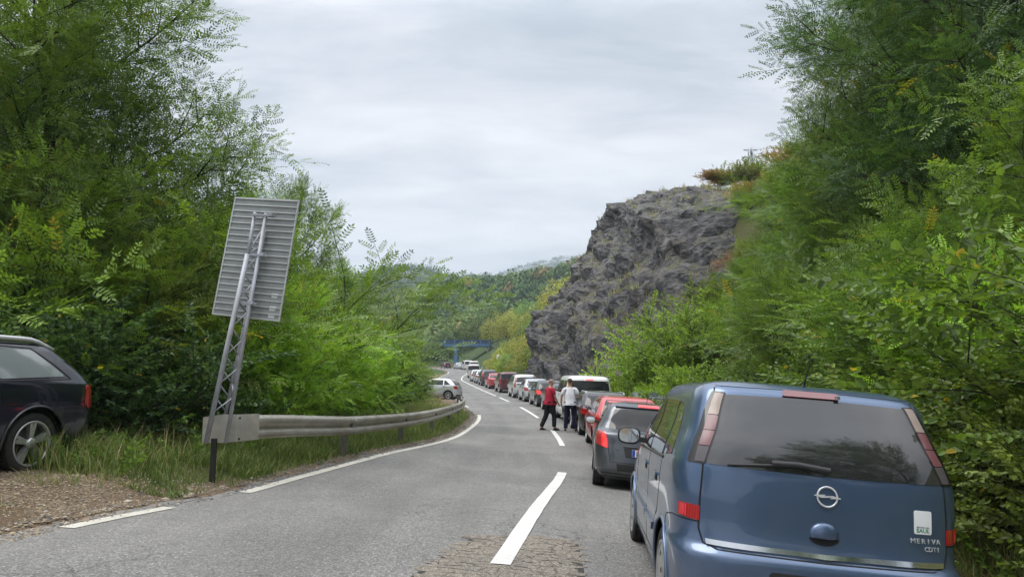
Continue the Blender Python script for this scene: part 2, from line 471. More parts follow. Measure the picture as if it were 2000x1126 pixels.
def asphalt_mat(name='asphalt', dark=1.0):
    m, t, b = newmat(name)
    co = N(t, 'ShaderNodeNewGeometry').outputs['Position']
    v1 = N(t, 'ShaderNodeTexVoronoi'); v1.inputs['Scale'].default_value = 72
    t.links.new(co, v1.inputs['Vector'])
    v2 = N(t, 'ShaderNodeTexVoronoi'); v2.inputs['Scale'].default_value = 42
    t.links.new(co, v2.inputs['Vector'])
    sep = N(t, 'ShaderNodeSeparateColor'); t.links.new(v1.outputs['Color'], sep.inputs[0])
    sep2 = N(t, 'ShaderNodeSeparateColor'); t.links.new(v2.outputs['Color'], sep2.inputs[0])
    agg = ramp(t, sep.outputs[0], [(0.0, (0.075, 0.073, 0.07)), (0.5, (0.215, 0.21, 0.202)), (0.82, (0.36, 0.355, 0.34)), (1.0, (0.62, 0.61, 0.58))])
    agg2 = ramp(t, sep2.outputs[1], [(0.0, (0.13, 0.128, 0.122)), (0.6, (0.235, 0.232, 0.222)), (1.0, (0.36, 0.35, 0.33))])
    base = mixc(t, 0.5, agg, agg2)
    gap = ramp(t, v1.outputs['Distance'], [(0.25, 0.0), (0.6, 0.6)])
    base = mixc(t, gap, base, (0.075, 0.073, 0.07))
    mp = N(t, 'ShaderNodeMapping'); mp.inputs['Scale'].default_value = (1.6, 0.16, 1); mp.inputs['Rotation'].default_value = (0, 0, R(8))
    t.links.new(co, mp.inputs[0])
    stain = noi(t, mp.outputs[0], 1.1, 5, 0.6)
    base = mixc(t, ramp(t, stain, [(0.32, 0.45), (0.60, 0.0)]), base, (0.10, 0.098, 0.092))
    lat = N(t, 'ShaderNodeAttribute', attribute_name='lane')
    oil = mth(t, 'MULTIPLY', lat.outputs['Fac'], ramp(t, noi(t, mp.outputs[0], 2.2, 5, 0.65), [(0.35, 0.1), (0.65, 0.42)]))
    base = mixc(t, oil, base, (0.085, 0.083, 0.08))
    spots_ = noi(t, co, 2.3, 3, 0.5)
    base = mixc(t, ramp(t, spots_, [(0.70, 0.0), (0.76, 0.45)]), base, (0.06, 0.058, 0.055))
    blot = noi(t, co, 0.35, 6, 0.65)
    base = mixc(t, ramp(t, blot, [(0.45, 0.0), (0.7, 0.30)]), base, (0.34, 0.325, 0.295))
    # hairline cracks, only here and there
    cr = N(t, 'ShaderNodeTexVoronoi', feature='DISTANCE_TO_EDGE'); cr.inputs['Scale'].default_value = 1.3
    dn = N(t, 'ShaderNodeTexNoise'); dn.inputs['Scale'].default_value = 3.0; dn.inputs['Detail'].default_value = 6
    t.links.new(co, dn.inputs['Vector'])
    wv = N(t, 'ShaderNodeVectorMath', operation='ADD'); t.links.new(co, wv.inputs[0]); 
    sv = N(t, 'ShaderNodeVectorMath', operation='SCALE'); sv.inputs['Scale'].default_value = 0.45
    t.links.new(dn.outputs['Color'], sv.inputs[0]); t.links.new(sv.outputs[0], wv.inputs[1])
    t.links.new(wv.outputs[0], cr.inputs['Vector'])
    crk = ramp(t, cr.outputs['Distance'], [(0.0, 1.0), (0.012, 0.0)])
    where = ramp(t, noi(t, co, 0.22, 3, 0.5), [(0.48, 0.0), (0.56, 0.85)])
    base = mixc(t, mth(t, 'MULTIPLY', crk, where), base, (0.03, 0.029, 0.028))
    if dark != 1.0: base = mixc(t, 1.0, base, (dark, dark * .90, dark * .78), 'MULTIPLY')
    t.links.new(base, b.inputs['Base Color'])
    b.inputs['Roughness'].default_value = 0.82
    b.inputs['Specular IOR Level'].default_value = 0.35
    bump(t, b, mth(t, 'SUBTRACT', mth(t, 'MULTIPLY', sep.outputs[0], 0.3), v1.outputs['Distance']), 0.006, 0.8)
    return m
def marking_mat(tint=(0.80, 0.79, 0.75)):
    m, t, b = newmat('worn_road_paint')
    co = N(t, 'ShaderNodeNewGeometry').outputs['Position']
    n = noi(t, co, 60, 6, 0.75)
    n2 = noi(t, co, 2.5, 4, 0.6)
    f = mth(t, 'ADD', n, mth(t, 'MULTIPLY', n2, 0.35))
    t.links.new(mixc(t, ramp(t, f, [(0.50, 0.0), (0.60, 0.08), (0.80, 0.55)]), mixc(t, n2, tint, tuple(x * .82 for x in tint)), (0.22, 0.21, 0.19)), b.inputs['Base Color'])
    b.inputs['Roughness'].default_value = 0.6
    bump(t, b, n, 0.002)
    return m
M['ground'] = ground_mat(); M['asphalt'] = asphalt_mat(); M['asphalt_old'] = asphalt_mat('old_brownish_asphalt', 1.12)
M['marking'] = marking_mat(); M['edge_marking'] = marking_mat((0.66, 0.63, 0.55))
M['crackfill'] = simple('crack_dirt', (0.035, 0.031, 0.026), 0.95)

# ------------------------------------------------------------------ ground sheet
def axis(vals):
    out = [vals[0][0]]
    for (a, b, s) in vals:
        x = a
        while x < b - 1e-6:
            x = min(b, x + s); out.append(x)
    return np.array(out)
ys = axis([(-380, -40, 26), (-40, -6, 2), (-6, 4, .8), (4, 34, .3), (34, 80, .7), (80, 200, 2.5), (200, 420, 8), (420, 1000, 20), (1000, 1700, 30), (1700, 1900, 100)])
xs = axis([(-1700, -600, 100), (-600, -120, 16), (-120, -20, 4), (-20, -8, .8), (-8, 12, .25), (12, 30, .8), (30, 130, 4), (130, 600, 16), (600, 1700, 100)])
X, Y = np.meshgrid(xs, ys)
Z = zground(X, Y)
T = tof(X, Y); LL = leftline(Y)
l_ = LL - T
# bare stony soil: the pull-off by the near left, and a strip beside the asphalt
bare = 1 - sst(.3, .95, l_)
bare = np.maximum(bare, (1 - sst(1.7, 2.5, l_)) * (1 - sst(7.6, 9.0, Y)))
bare = np.maximum(bare, (1 - sst(6, 9, l_)) * sst(37, 42, Y) * (1 - sst(110, 130, Y)))
bare = bare * (T < 0) + (T > 0) * (1 - sst(4.0, 4.8, T))
soil = bare * (Y < 200)
gm = grid_mesh('ground', np.stack([X, Y, Z], -1), M['ground'], True, {'soil': soil})
tag(link(bpy.data.objects.new('ground', gm)), 'soil, gravel and rough grass rising beside the road', kind='structure')

# ------------------------------------------------------------------ road
yr_ = axis([(-40, 4, 1), (4, 40, .25), (40, 120, 1), (120, 250, 3)])
P = []
LA = []
for y in yr_:
    lo, hi = float(leftline(y)) - .22 + .05 * math.sin(y * 3.1) + .04 * math.sin(y * 7.7 + 1), 3.75
    row = []
    for k in range(41):
        t_ = lo + (hi - lo) * k / 40
        LA.append(math.exp(-((abs(t_) - 1.75) / .33) ** 2) + .35 * math.exp(-((t_) / .12) ** 2))
        d = float(cx(y + .5) - cx(y - .5)); s = math.sqrt(1 + d * d)
        x = float(cx(y)) + t_ * s
        row.append((x, y, float(elev(y) + tilt(t_, y))))
    P.append(row)
road = link(bpy.data.objects.new('road', grid_mesh('road', np.array(P), M['asphalt'], True, {'lane': np.array(LA)})))
tag(road, 'grey two lane asphalt road curving away uphill', kind='structure')
def strip(name, y0, y1, tf, w, m, z=.006, step=.4, jag=0.004):
    n = max(2, int((y1 - y0) / step) + 1)
    rows = []
    for y in np.linspace(y0, y1, n):
        c = tf(y)
        r = []
        for k, q in enumerate((-.5, -.17, .17, .5)):
            tt = c + q * w + (random.uniform(-jag, jag) if abs(q) == .5 else 0)
            x, zz_ = xz_at(tt, y); r.append((x, y, zz_ + z))
        rows.append(r)
    o = link(bpy.data.objects.new(name, grid_mesh(name, np.array(rows), m, True)))
    return o
def mark(nm, y0, y1, tf, w, m, label, z=.006):
    o = strip(nm, y0, y1, tf, w, m, z); tag(o, label, kind='structure'); return o
z0 = lambda y: 0.0
mark('centre_line', 6.12, 14.0, z0, .17, M['marking'], 'long white centre dash on the near cracked patch', .011)
mark('centre_line', 20.1, 25.6, z0, .15, M['marking'], 'white centre dash at the feet of the two men')
mark('centre_line', 32.2, 40.3, z0, .15, M['marking'], 'white centre dash beside the dark hatchbacks')
mark('centre_line', 46.3, 52.6, z0, .15, M['marking'], 'short white centre dash beside the silver off-roader')
mark('centre_line', 55, 128, z0, .15, M['marking'], 'solid white centre line on the far bend')
ll = lambda y: float(leftline(y))
mark('edge_line', 6.35, 7.5, ll, .14, M['edge_marking'], 'short worn white edge dash beside the gravel pull-off')
mark('edge_line', 8.68, 33, ll, .15, M['edge_marking'], 'long worn white edge line following the guard rail')
mark('edge_line', 40, 135, lambda y: float(leftline(y)), .12, M['edge_marking'], 'faint edge line on the far left side of the bend')

# cracked patch: separate blocks of broken asphalt
patch = empty('cracked_asphalt_patch', (0, 6.3, gz(0, 6.3)), label='brown cracked asphalt repair under the centre dash', kind='structure')
def inpatch(x, y):
    # skewed repair, front corners run out of the frame
    return (y < 7.3 + .10 * (x + .1)) and (x > -.36 - (7.3 - y) * .24) and (x < .66 - (7.3 - y) * .06) and y > 5.2
pp = []
nx_, ny_ = 14, 22
jit = {}
def jp(i, j):
    if (i, j) not in jit:
        jit[(i, j)] = (-1.35 + i * .15 + random.uniform(-.055, .055), 5.15 + j * .105 + random.uniform(-.034, .034))
    return jit[(i, j)]
px0, pz0 = 0, 6.3
for j in range(ny_):
    for i in range(nx_):
        q = [jp(i, j), jp(i + 1, j), jp(i + 1, j + 1), jp(i, j + 1)]
        if j % 2: q = [(a + .07, b) for a, b in q]
        c = (sum(a for a, b in q) / 4, sum(b for a, b in q) / 4)
        if not inpatch(*c): continue
        bm = bmesh.new()
        sh = random.uniform(.90, .985)
        top = [bm.verts.new((c[0] + (a - c[0]) * sh, c[1] + (b - c[1]) * sh - 6.3, float(zroad(a, b)) + .004 + random.uniform(0, .002) - patch.location.z)) for a, b in q]
        bot = [bm.verts.new((v.co.x, v.co.y, v.co.z - .012)) for v in top]
        bm.faces.new(top)
        for k in range(4): bm.faces.new((top[k], bot[k], bot[(k + 1) % 4], top[(k + 1) % 4]))
        from_bm('asphalt_piece', bm, M['asphalt_old'], patch)
bm = bmesh.new()
ring = [(-.36, 7.18), (.60, 7.30), (.64, 7.1), (.55, 5.2), (-.86, 5.2)]
bm.faces.new([bm.verts.new((a, b - 6.3, float(zroad(a, b)) + .002 - patch.location.z)) for a, b in ring][::-1])
bmesh.ops.recalc_face_normals(bm, faces=bm.faces)
from_bm('crack_bed', bm, M['crackfill'], patch)

# ------------------------------------------------------------------ gravel (stuff)
def stones(name, n, region, smin, smax, m, label):
    out = []; val = []
    base = np.array([[1, 0, 0], [0, 1, 0], [-1, 0, 0], [0, -1, 0], [0, 0, .7], [0, 0, -.5]], float)
    quads = [(0, 1, 4, 4), (1, 2, 4, 4), (2, 3, 4, 4), (3, 0, 4, 4)]
    pts = region(n)
    zs = zground(pts[:, 0], pts[:, 1])
    tt = tof(pts[:, 0], pts[:, 1])
    zs = np.where(tt > leftline(pts[:, 1]) - .22, zroad(pts[:, 0], pts[:, 1]), zs)
    k = len(pts)
    s = rng.uniform(smin, smax, k) ** 1.0
    ang = rng.uniform(0, 6.28, k)
    jitter = rng.uniform(.5, 1.3, (k, 6, 1))
    B = base[None] * jitter * s[:, None, None]
    B[:, :, 2] *= .6
    ca, sa = np.cos(ang)[:, None], np.sin(ang)[:, None]
    xx = B[:, :, 0] * ca - B[:, :, 1] * sa; yy = B[:, :, 0] * sa + B[:, :, 1] * ca
    V = np.stack([xx + pts[:, 0:1], yy + pts[:, 1:2], B[:, :, 2] + zs[:, None] + s[:, None] * .12], -1)
    me = bpy.data.meshes.new(name)
    nf = k * 4
    tri = np.array([(0, 1, 4), (1, 2, 4), (2, 3, 4), (3, 0, 4)])
    F = (np.arange(k)[:, None, None] * 6 + tri[None]).reshape(-1, 3)
    me.vertices.add(k * 6); me.loops.add(nf * 3); me.polygons.add(nf)
    me.vertices.foreach_set('co', V.astype(np.float32).ravel())
    me.loops.foreach_set('vertex_index', F.astype(np.int32).ravel())
    me.polygons.foreach_set('loop_start', np.arange(0, nf * 3, 3, dtype=np.int32))
    me.polygons.foreach_set('loop_total', np.full(nf, 3, dtype=np.int32))
    a = me.attributes.new('v', 'FLOAT', 'FACE'); a.data.foreach_set('value', np.repeat(rng.random(k), 4).astype(np.float32))
    me.update(calc_edges=True); me.materials.append(m)
    tag(link(bpy.data.objects.new(name, me)), label, 'gravel', kind='stuff')
def stone_mat():
    m, t, b = newmat('loose_stone')
    at = N(t, 'ShaderNodeAttribute', attribute_name='v')
    t.links.new(ramp(t, at.outputs['Fac'], [(0, (0.10, 0.075, 0.05)), (.35, (0.24, 0.18, 0.115)), (.6, (0.38, 0.29, 0.175)), (.85, (0.27, 0.235, 0.19)), (1, (0.42, 0.37, 0.30))]), b.inputs['Base Color'])
    b.inputs['Roughness'].default_value = .9
    return m
M['stone'] = stone_mat()
M['dark_stone'] = stone_mat(); M['dark_stone'].name = 'dark_loose_stone'
for _e, _c in zip([n for n in M['dark_stone'].node_tree.nodes if n.type == 'VALTORGB'][0].color_ramp.elements, [(.05, .045, .04), (.10, .092, .083), (.16, .148, .13), (.12, .11, .10), (.34, .32, .29)]): _e.color = (*_c, 1)
def reg_shoulder(n):
    y = rng.uniform(4, 34, n) ; d = rng.beta(1.2, 3.0, n) * 1.25 - .06
    t = leftline(y) - .10 - d
    return np.stack([cx(y) + t, y], -1)
def reg_pull(n):
    y = rng.uniform(4.2, 9.0, n); t = -3.75 - rng.beta(1.1, 1.3, n) * 3.2
    return np.stack([cx(y) + t, y], -1)
stones('gravel', 9000, reg_shoulder, .006, .026, M['dark_stone'], 'loose gravel along the left edge of the asphalt')
stones('gravel', 17000, reg_pull, .004, .017, M['stone'], 'loose tan gravel on the pull-off in front of the black estate car')
stones('gravel', 120, reg_shoulder, .03, .055, M['stone'], 'scattered pale stones beside the left edge line')
# ------------------------------------------------------------------ rock cliff
def rock_mat():
    m, t, b = newmat('dark_layered_rock')
    g = N(t, 'ShaderNodeNewGeometry'); co = g.outputs['Position']
    mp = N(t, 'ShaderNodeMapping'); mp.inputs['Rotation'].default_value = (R(25), R(48), R(15)); mp.inputs['Scale'].default_value = (1, 1, 1.7)
    t.links.new(co, mp.inputs[0])
    a = noi(t, mp.outputs[0], 0.9, 10, 0.68, 0.6)
    bb = noi(t, co, 0.28, 6, 0.6)
    c = noi(t, mp.outputs[0], 5, 8, 0.75)
    base = ramp(t, a, [(0.30, (0.030, 0.029, 0.031)), (0.46, (0.072, 0.069, 0.073)), (0.58, (0.120, 0.115, 0.122)), (0.76, (0.22, 0.213, 0.222))])
    base = mixc(t, ramp(t, bb, [(0.50, 0.0), (0.68, 0.65)]), base, mixc(t, c, (0.06, 0.05, 0.038), (0.16, 0.135, 0.095)))
    # lichen and dry moss sit on the faces that look upwards
    nz = N(t, 'ShaderNodeSeparateXYZ'); t.links.new(g.outputs['Normal'], nz.inputs[0])
    up = mth(t, 'MULTIPLY', ramp(t, nz.outputs[2], [(0.45, 0.0), (0.85, 1.0)]), ramp(t, noi(t, co, 1.7, 6, 0.7), [(0.42, 0.0), (0.6, 1.0)]))
    base = mixc(t, mth(t, 'MULTIPLY', up, 0.8), base, (0.14, 0.125, 0.05))
    t.links.new(base, b.inputs['Base Color'])
    mps = N(t, 'ShaderNodeMapping'); mps.inputs['Scale'].default_value = (.9, .9, .12); t.links.new(co, mps.inputs[0])
    base = mixc(t, ramp(t, noi(t, mps.outputs[0], 1.1, 6, .65), [(.46, 0.0), (.62, .65)]), base, (0.025, 0.024, 0.028))
    mpl = N(t, 'ShaderNodeMapping'); mpl.inputs['Scale'].default_value = (1.3, 1.3, .3); mpl.inputs['Location'].default_value = (9, 4, 2); t.links.new(co, mpl.inputs[0])
    base = mixc(t, ramp(t, noi(t, mpl.outputs[0], .8, 7, .7), [(.55, 0.0), (.70, .5)]), base, (0.30, 0.29, 0.31))
    ck = N(t, 'ShaderNodeTexVoronoi', feature='DISTANCE_TO_EDGE'); ck.inputs['Scale'].default_value = .38; wv = N(t, 'ShaderNodeVectorMath', operation='ADD'); nn_ = N(t, 'ShaderNodeTexNoise'); nn_.inputs['Scale'].default_value = .9; nn_.inputs['Detail'].default_value = 6; t.links.new(mp.outputs[0], nn_.inputs['Vector']); t.links.new(mp.outputs[0], wv.inputs[0]); t.links.new(nn_.outputs['Color'], wv.inputs[1]); t.links.new(wv.outputs[0], ck.inputs['Vector'])
    base = mixc(t, ramp(t, ck.outputs['Distance'], [(0.0, .9), (.045, 0.0)]), base, (0.012, 0.011, 0.012))
    t.links.new(base, b.inputs['Base Color'])
    b.inputs['Roughness'].default_value = 0.62
    b.inputs['Specular IOR Level'].default_value = 0.5
    vor = N(t, 'ShaderNodeTexVoronoi', feature='F1'); vor.inputs['Scale'].default_value = 2.6
    t.links.new(mp.outputs[0], vor.inputs['Vector'])
    bump(t, b, mth(t, 'ADD', mth(t, 'MULTIPLY', c, 0.7), mth(t, 'ADD', a, mth(t, 'MULTIPLY', vor.outputs['Distance'], 0.5))), 0.35, 0.9)
    return m
M['rock'] = rock_mat()
off_h = pchip([0, 1.2, 2.5, 6.5, 8.6, 10, 11.8, 13, 14.9, 16.8, 17.4, 18.3, 18.7, 18.6, 19.5][:13], [-.35, 0, .3, .9, 2.4, 3.6, 5.0, 5.4, 6.9, 7.4, 8.2, 11.0, 13.5])
S_y = pchip([24, 30, 36, 41, 44, 47, 50, 54, 58, 64, 70, 76, 86, 96], [.10, .16, .24, .34, .48, .70, .79, .86, .93, 1.0, .97, .72, .30, .18])
t0_y = pchip([24, 60, 66, 70, 74, 80, 96], [4.6, 4.15, 4.1, 4.9, 6.4, 6.8, 6.4])
ny, nv = 250, 230
yy = np.linspace(25, 95, ny)
vv = np.linspace(0, 1, nv)
PR = np.zeros((ny, nv, 3))
hv = []
tot = 1.32
for v in vv:
    # arc-length-like walk: up the face to 18.7, then back along the top
    hv.append(v)
for i, y in enumerate(yy):
    S = float(S_y(y)); t0 = float(t0_y(y))
    for j, v in enumerate(vv):
        if v < .80:
            h = v / .80 * 18.7; o = float(off_h(h))
        else:
            h = 18.7 - (v - .80) * 5; o = 13.5 + (v - .80) / .20 * 12
        x, zr = xz_at(t0 + o * (.35 + .65 * S), y)
        z = float(elev(y)) + h * S - .5
        p = Vector((x, y, z))
        q = Vector((x * .9 + z * .25, y * .85, z * .9 - y * .45))
        n1_ = noise.multi_fractal(q * .22, .9, 2.1, 5)
        n2_ = noise.voronoi(q * .36)[0]; n3_ = noise.voronoi(q * 1.5 + Vector((3, 1, 7)))[0]
        rg = noise.ridged_multi_fractal(q * .5, .8, 2.2, 5, 1.0, 2.0)
        amp = (.35 + .65 * S)
        if v > .8: amp *= max(.12, 1 - (v - .8) * 7)
        n4_ = noise.voronoi(q * 3.3)[0]
        d = (n1_ - .9) * 1.1 + (n2_[1] - n2_[0]) * 1.35 - .42 + (n3_[1] - n3_[0]) * .22 - .09 + (n4_[1] - n4_[0]) * .12 - .04 + (rg - 1.0) * .22
        st_ = (z * .42 + y * .13 + x * .1 + noise.noise(q * .4) * .8) % 1.0
        d += .45 * (st_ if st_ < .82 else (1 - st_) * 4.5) - .2
        d *= amp
        if v < .06: d *= .4
        # outward: towards the road and a bit up
        PR[i, j] = (x - d * .85, y - d * (.25 + .5 * math.exp(-((y - 46) / 5) ** 2)) + noise.noise(q * 1.3) * .25, z + d * .35 * (1 if v < .8 else .4) + noise.noise(q * 2.1) * .12)
rm = grid_mesh('rock_face', PR, M['rock'], False)
cliff = tag(link(bpy.data.objects.new('rock_cliff', rm)), 'tall dark grey craggy rock outcrop cut beside the queue of cars', 'cliff')

# ------------------------------------------------------------------ leaf material and sprays
def leaf_mat(name, trans=0.32, gloss=0.35):
    m, t, b = newmat(name)
    oi = N(t, 'ShaderNodeObjectInfo')
    at = N(t, 'ShaderNodeAttribute', attribute_name='v')
    br = ramp(t, at.outputs['Fac'], [(0.0, 0.40), (0.5, 1.0), (0.95, 1.85)])  # random leaf tone, spread widened to put highlight and shade contrast into the colour
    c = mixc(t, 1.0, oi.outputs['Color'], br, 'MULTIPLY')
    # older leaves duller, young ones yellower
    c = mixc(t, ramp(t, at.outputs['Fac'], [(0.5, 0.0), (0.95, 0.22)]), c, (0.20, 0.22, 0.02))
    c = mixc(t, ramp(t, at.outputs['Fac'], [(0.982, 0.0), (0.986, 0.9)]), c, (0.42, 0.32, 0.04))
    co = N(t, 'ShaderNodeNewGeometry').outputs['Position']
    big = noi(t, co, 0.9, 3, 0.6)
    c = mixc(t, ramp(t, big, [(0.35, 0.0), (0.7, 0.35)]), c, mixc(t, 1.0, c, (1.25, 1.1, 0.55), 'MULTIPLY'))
    t.links.new(c, b.inputs['Base Color'])
    b.inputs['Roughness'].default_value = 0.42
    b.inputs['Specular IOR Level'].default_value = gloss
    tr = N(t, 'ShaderNodeBsdfTranslucent')
    t.links.new(mixc(t, 1.0, c, (1.5, 1.55, 0.6), 'MULTIPLY'), tr.inputs['Color'])
    mx = N(t, 'ShaderNodeMixShader'); mx.inputs[0].default_value = trans
    t.links.new(b.outputs[0], mx.inputs[1]); t.links.new(tr.outputs[0], mx.inputs[2])
    t.links.new(mx.outputs[0], t.nodes['Material Output'].inputs['Surface'])
    return m
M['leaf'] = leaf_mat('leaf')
M['bark'] = simple('bark', (0.045, 0.038, 0.032), 0.9, 0, 0.4, 14, 0.2, 0, 0.02)

def rotz(P, a):
    c, s = math.cos(a), math.sin(a); Q = P.copy()
    Q[..., 0] = P[..., 0] * c - P[..., 1] * s; Q[..., 1] = P[..., 0] * s + P[..., 1] * c; return Q
def roty(P, a):
    c, s = math.cos(a), math.sin(a); Q = P.copy()
    Q[..., 0] = P[..., 0] * c + P[..., 2] * s; Q[..., 2] = -P[..., 0] * s + P[..., 2] * c; return Q
def rotx(P, a):
    c, s = math.cos(a), math.sin(a); Q = P.copy()
    Q[..., 1] = P[..., 1] * c - P[..., 2] * s; Q[..., 2] = P[..., 1] * s + P[..., 2] * c; return Q
def leaflet(L, W, fold=.15):
    return np.array([[0, 0, 0], [L * .45, W * .5, -W * fold], [L, 0, -L * .06], [L * .45, -W * .5, -W * fold]])
def pinnate(L=.26, npair=6, l=.056, w=.023):
    out = []
    for i in range(npair):
        f = .22 + .72 * i / (npair - 1)
        sz = 1 - .25 * abs(f - .5)
        for s in (-1, 1):
            q = leaflet(l * sz, w * sz)
            q = rotx(q, random.uniform(-.35, .35)); q = roty(q, random.uniform(-.1, .35))
            q = rotz(q, s * random.uniform(1.0, 1.3)) + np.array([L * f, 0, -L * .25 * f * f])
            out.append(q)
    out.append(leaflet(l, w) + np.array([L * .97, 0, -L * .24]))
    st = np.array([[0, .002, 0], [L * .97, .001, -L * .24], [L * .97, -.001, -L * .24], [0, -.002, 0]])
    out.append(st)
    return np.array(out)
def spray_pin(n=9, span=.62, **k):
    V, A = [], []
    for i in range(n):
        f = (i + .5) / n
        lf = pinnate(**k) * random.uniform(.8, 1.15)
        s = 1 if i % 2 else -1
        lf = rotx(lf, random.uniform(-.4, .4)); lf = roty(lf, random.uniform(-.35, .45))
        lf = rotz(lf, s * (1.15 - .75 * f) + random.uniform(-.2, .2)) if i < n - 1 else lf
        lf = lf + np.array([span * f, 0, -.05 * f * f])
        V.append(lf); A.append(np.clip(np.full(len(lf), random.uniform(.15, .85)) + np.random.uniform(-.08, .08, len(lf)), 0, .95))
    V.append(np.array([[[0, .004, 0], [span, .002, -.05], [span, -.002, -.05], [0, -.004, 0]]])); A.append(np.array([.1]))
    return np.concatenate(V), np.concatenate(A)
def spray_oval(n=16, span=.5, l=.075, w=.05):
    V, A = [], []
    for i in range(n):
        f = (i + .5) / n
        s = 1 if i % 2 else -1
        a = random.uniform(.8, 1.15)
        L_, W_ = l * a, w * a
        # two halves folded on the midrib
        pts = np.array([[[0, 0, 0], [L_ * .3, W_ * .5, .008], [L_ * .72, W_ * .4, .004], [L_, 0, -.01]],
                        [[0, 0, 0], [L_, 0, -.01], [L_ * .72, -W_ * .4, .004], [L_ * .3, -W_ * .5, .008]]])
        q = rotx(pts, random.uniform(-.6, .6)); q = roty(q, random.uniform(-.3, .6))
        q = rotz(q, s * random.uniform(.5, 1.3)) + np.array([span * f, 0, random.uniform(-.02, .02)])
        V.append(q); A.append(np.full(2, random.uniform(.1, .9)))
    V.append(np.array([[[0, .004, 0], [span, .002, 0], [span, -.002, 0], [0, -.004, 0]]])); A.append(np.array([.1]))
    return np.concatenate(V), np.concatenate(A)
SP = {'pin': [spray_pin() for _ in range(4)],
      'pinbig': [spray_pin(8, .75, L=.34, npair=7, l=.072, w=.028) for _ in range(4)],
      'oval': [spray_oval() for _ in range(4)],
      'small': [spray_oval(20, .42, .062, .042) for _ in range(4)]}
def place_sprays(kind, pos, dr, scl, flat=.7):
    pos = np.array(pos); dr = np.array(dr); scl = np.array(scl); n = len(pos)
    dr = dr / np.linalg.norm(dr, axis=1, keepdims=True)
    up = np.tile([0, 0, 1.0], (n, 1)) + rng.normal(0, flat, (n, 3))
    yv = np.cross(up, dr); yv /= np.linalg.norm(yv, axis=1, keepdims=True) + 1e-9
    zv = np.cross(dr, yv)
    Fm = np.stack([dr, yv, zv], 1)           # rows
    which = rng.integers(0, len(SP[kind]), n)
    Vs, As = [], []
    for w in range(len(SP[kind])):
        V, A = SP[kind][w]; sel = which == w
        if not sel.any(): continue
        W = np.einsum('qvk,nkj->nqvj', V, Fm[sel] * scl[sel][:, None, None]) + pos[sel][:, None, None, :]
        Vs.append(W.reshape(-1, 4, 3))
        sh = rng.uniform(-.13, .13, sel.sum())[:, None]
        Aa = np.where(A[None] > .96, A[None], np.clip(A[None] + sh, 0, .95))
        blk = 14 if kind == 'pin' else (16 if kind == 'pinbig' else 2)
        nb_ = Aa.shape[1] // blk
        yl_ = np.repeat(rng.random((Aa.shape[0], nb_)) < .006, blk, 1)
        Aa[:, :nb_ * blk] = np.where(yl_, 1.0, Aa[:, :nb_ * blk])
        As.append(Aa.reshape(-1))
    return np.concatenate(Vs), np.concatenate(As)
def tubes_mesh(name, tubes, m):
    bm = bmesh.new()
    for pts, r0, r1, seg in tubes:
        k = len(pts)
        add_tube(bm, pts, [r0 + (r1 - r0) * i / (k - 1) for i in range(k)], seg, False)
    me = bpy.data.meshes.new(name); bm.to_mesh(me); bm.free(); me.materials.append(m)
    return me
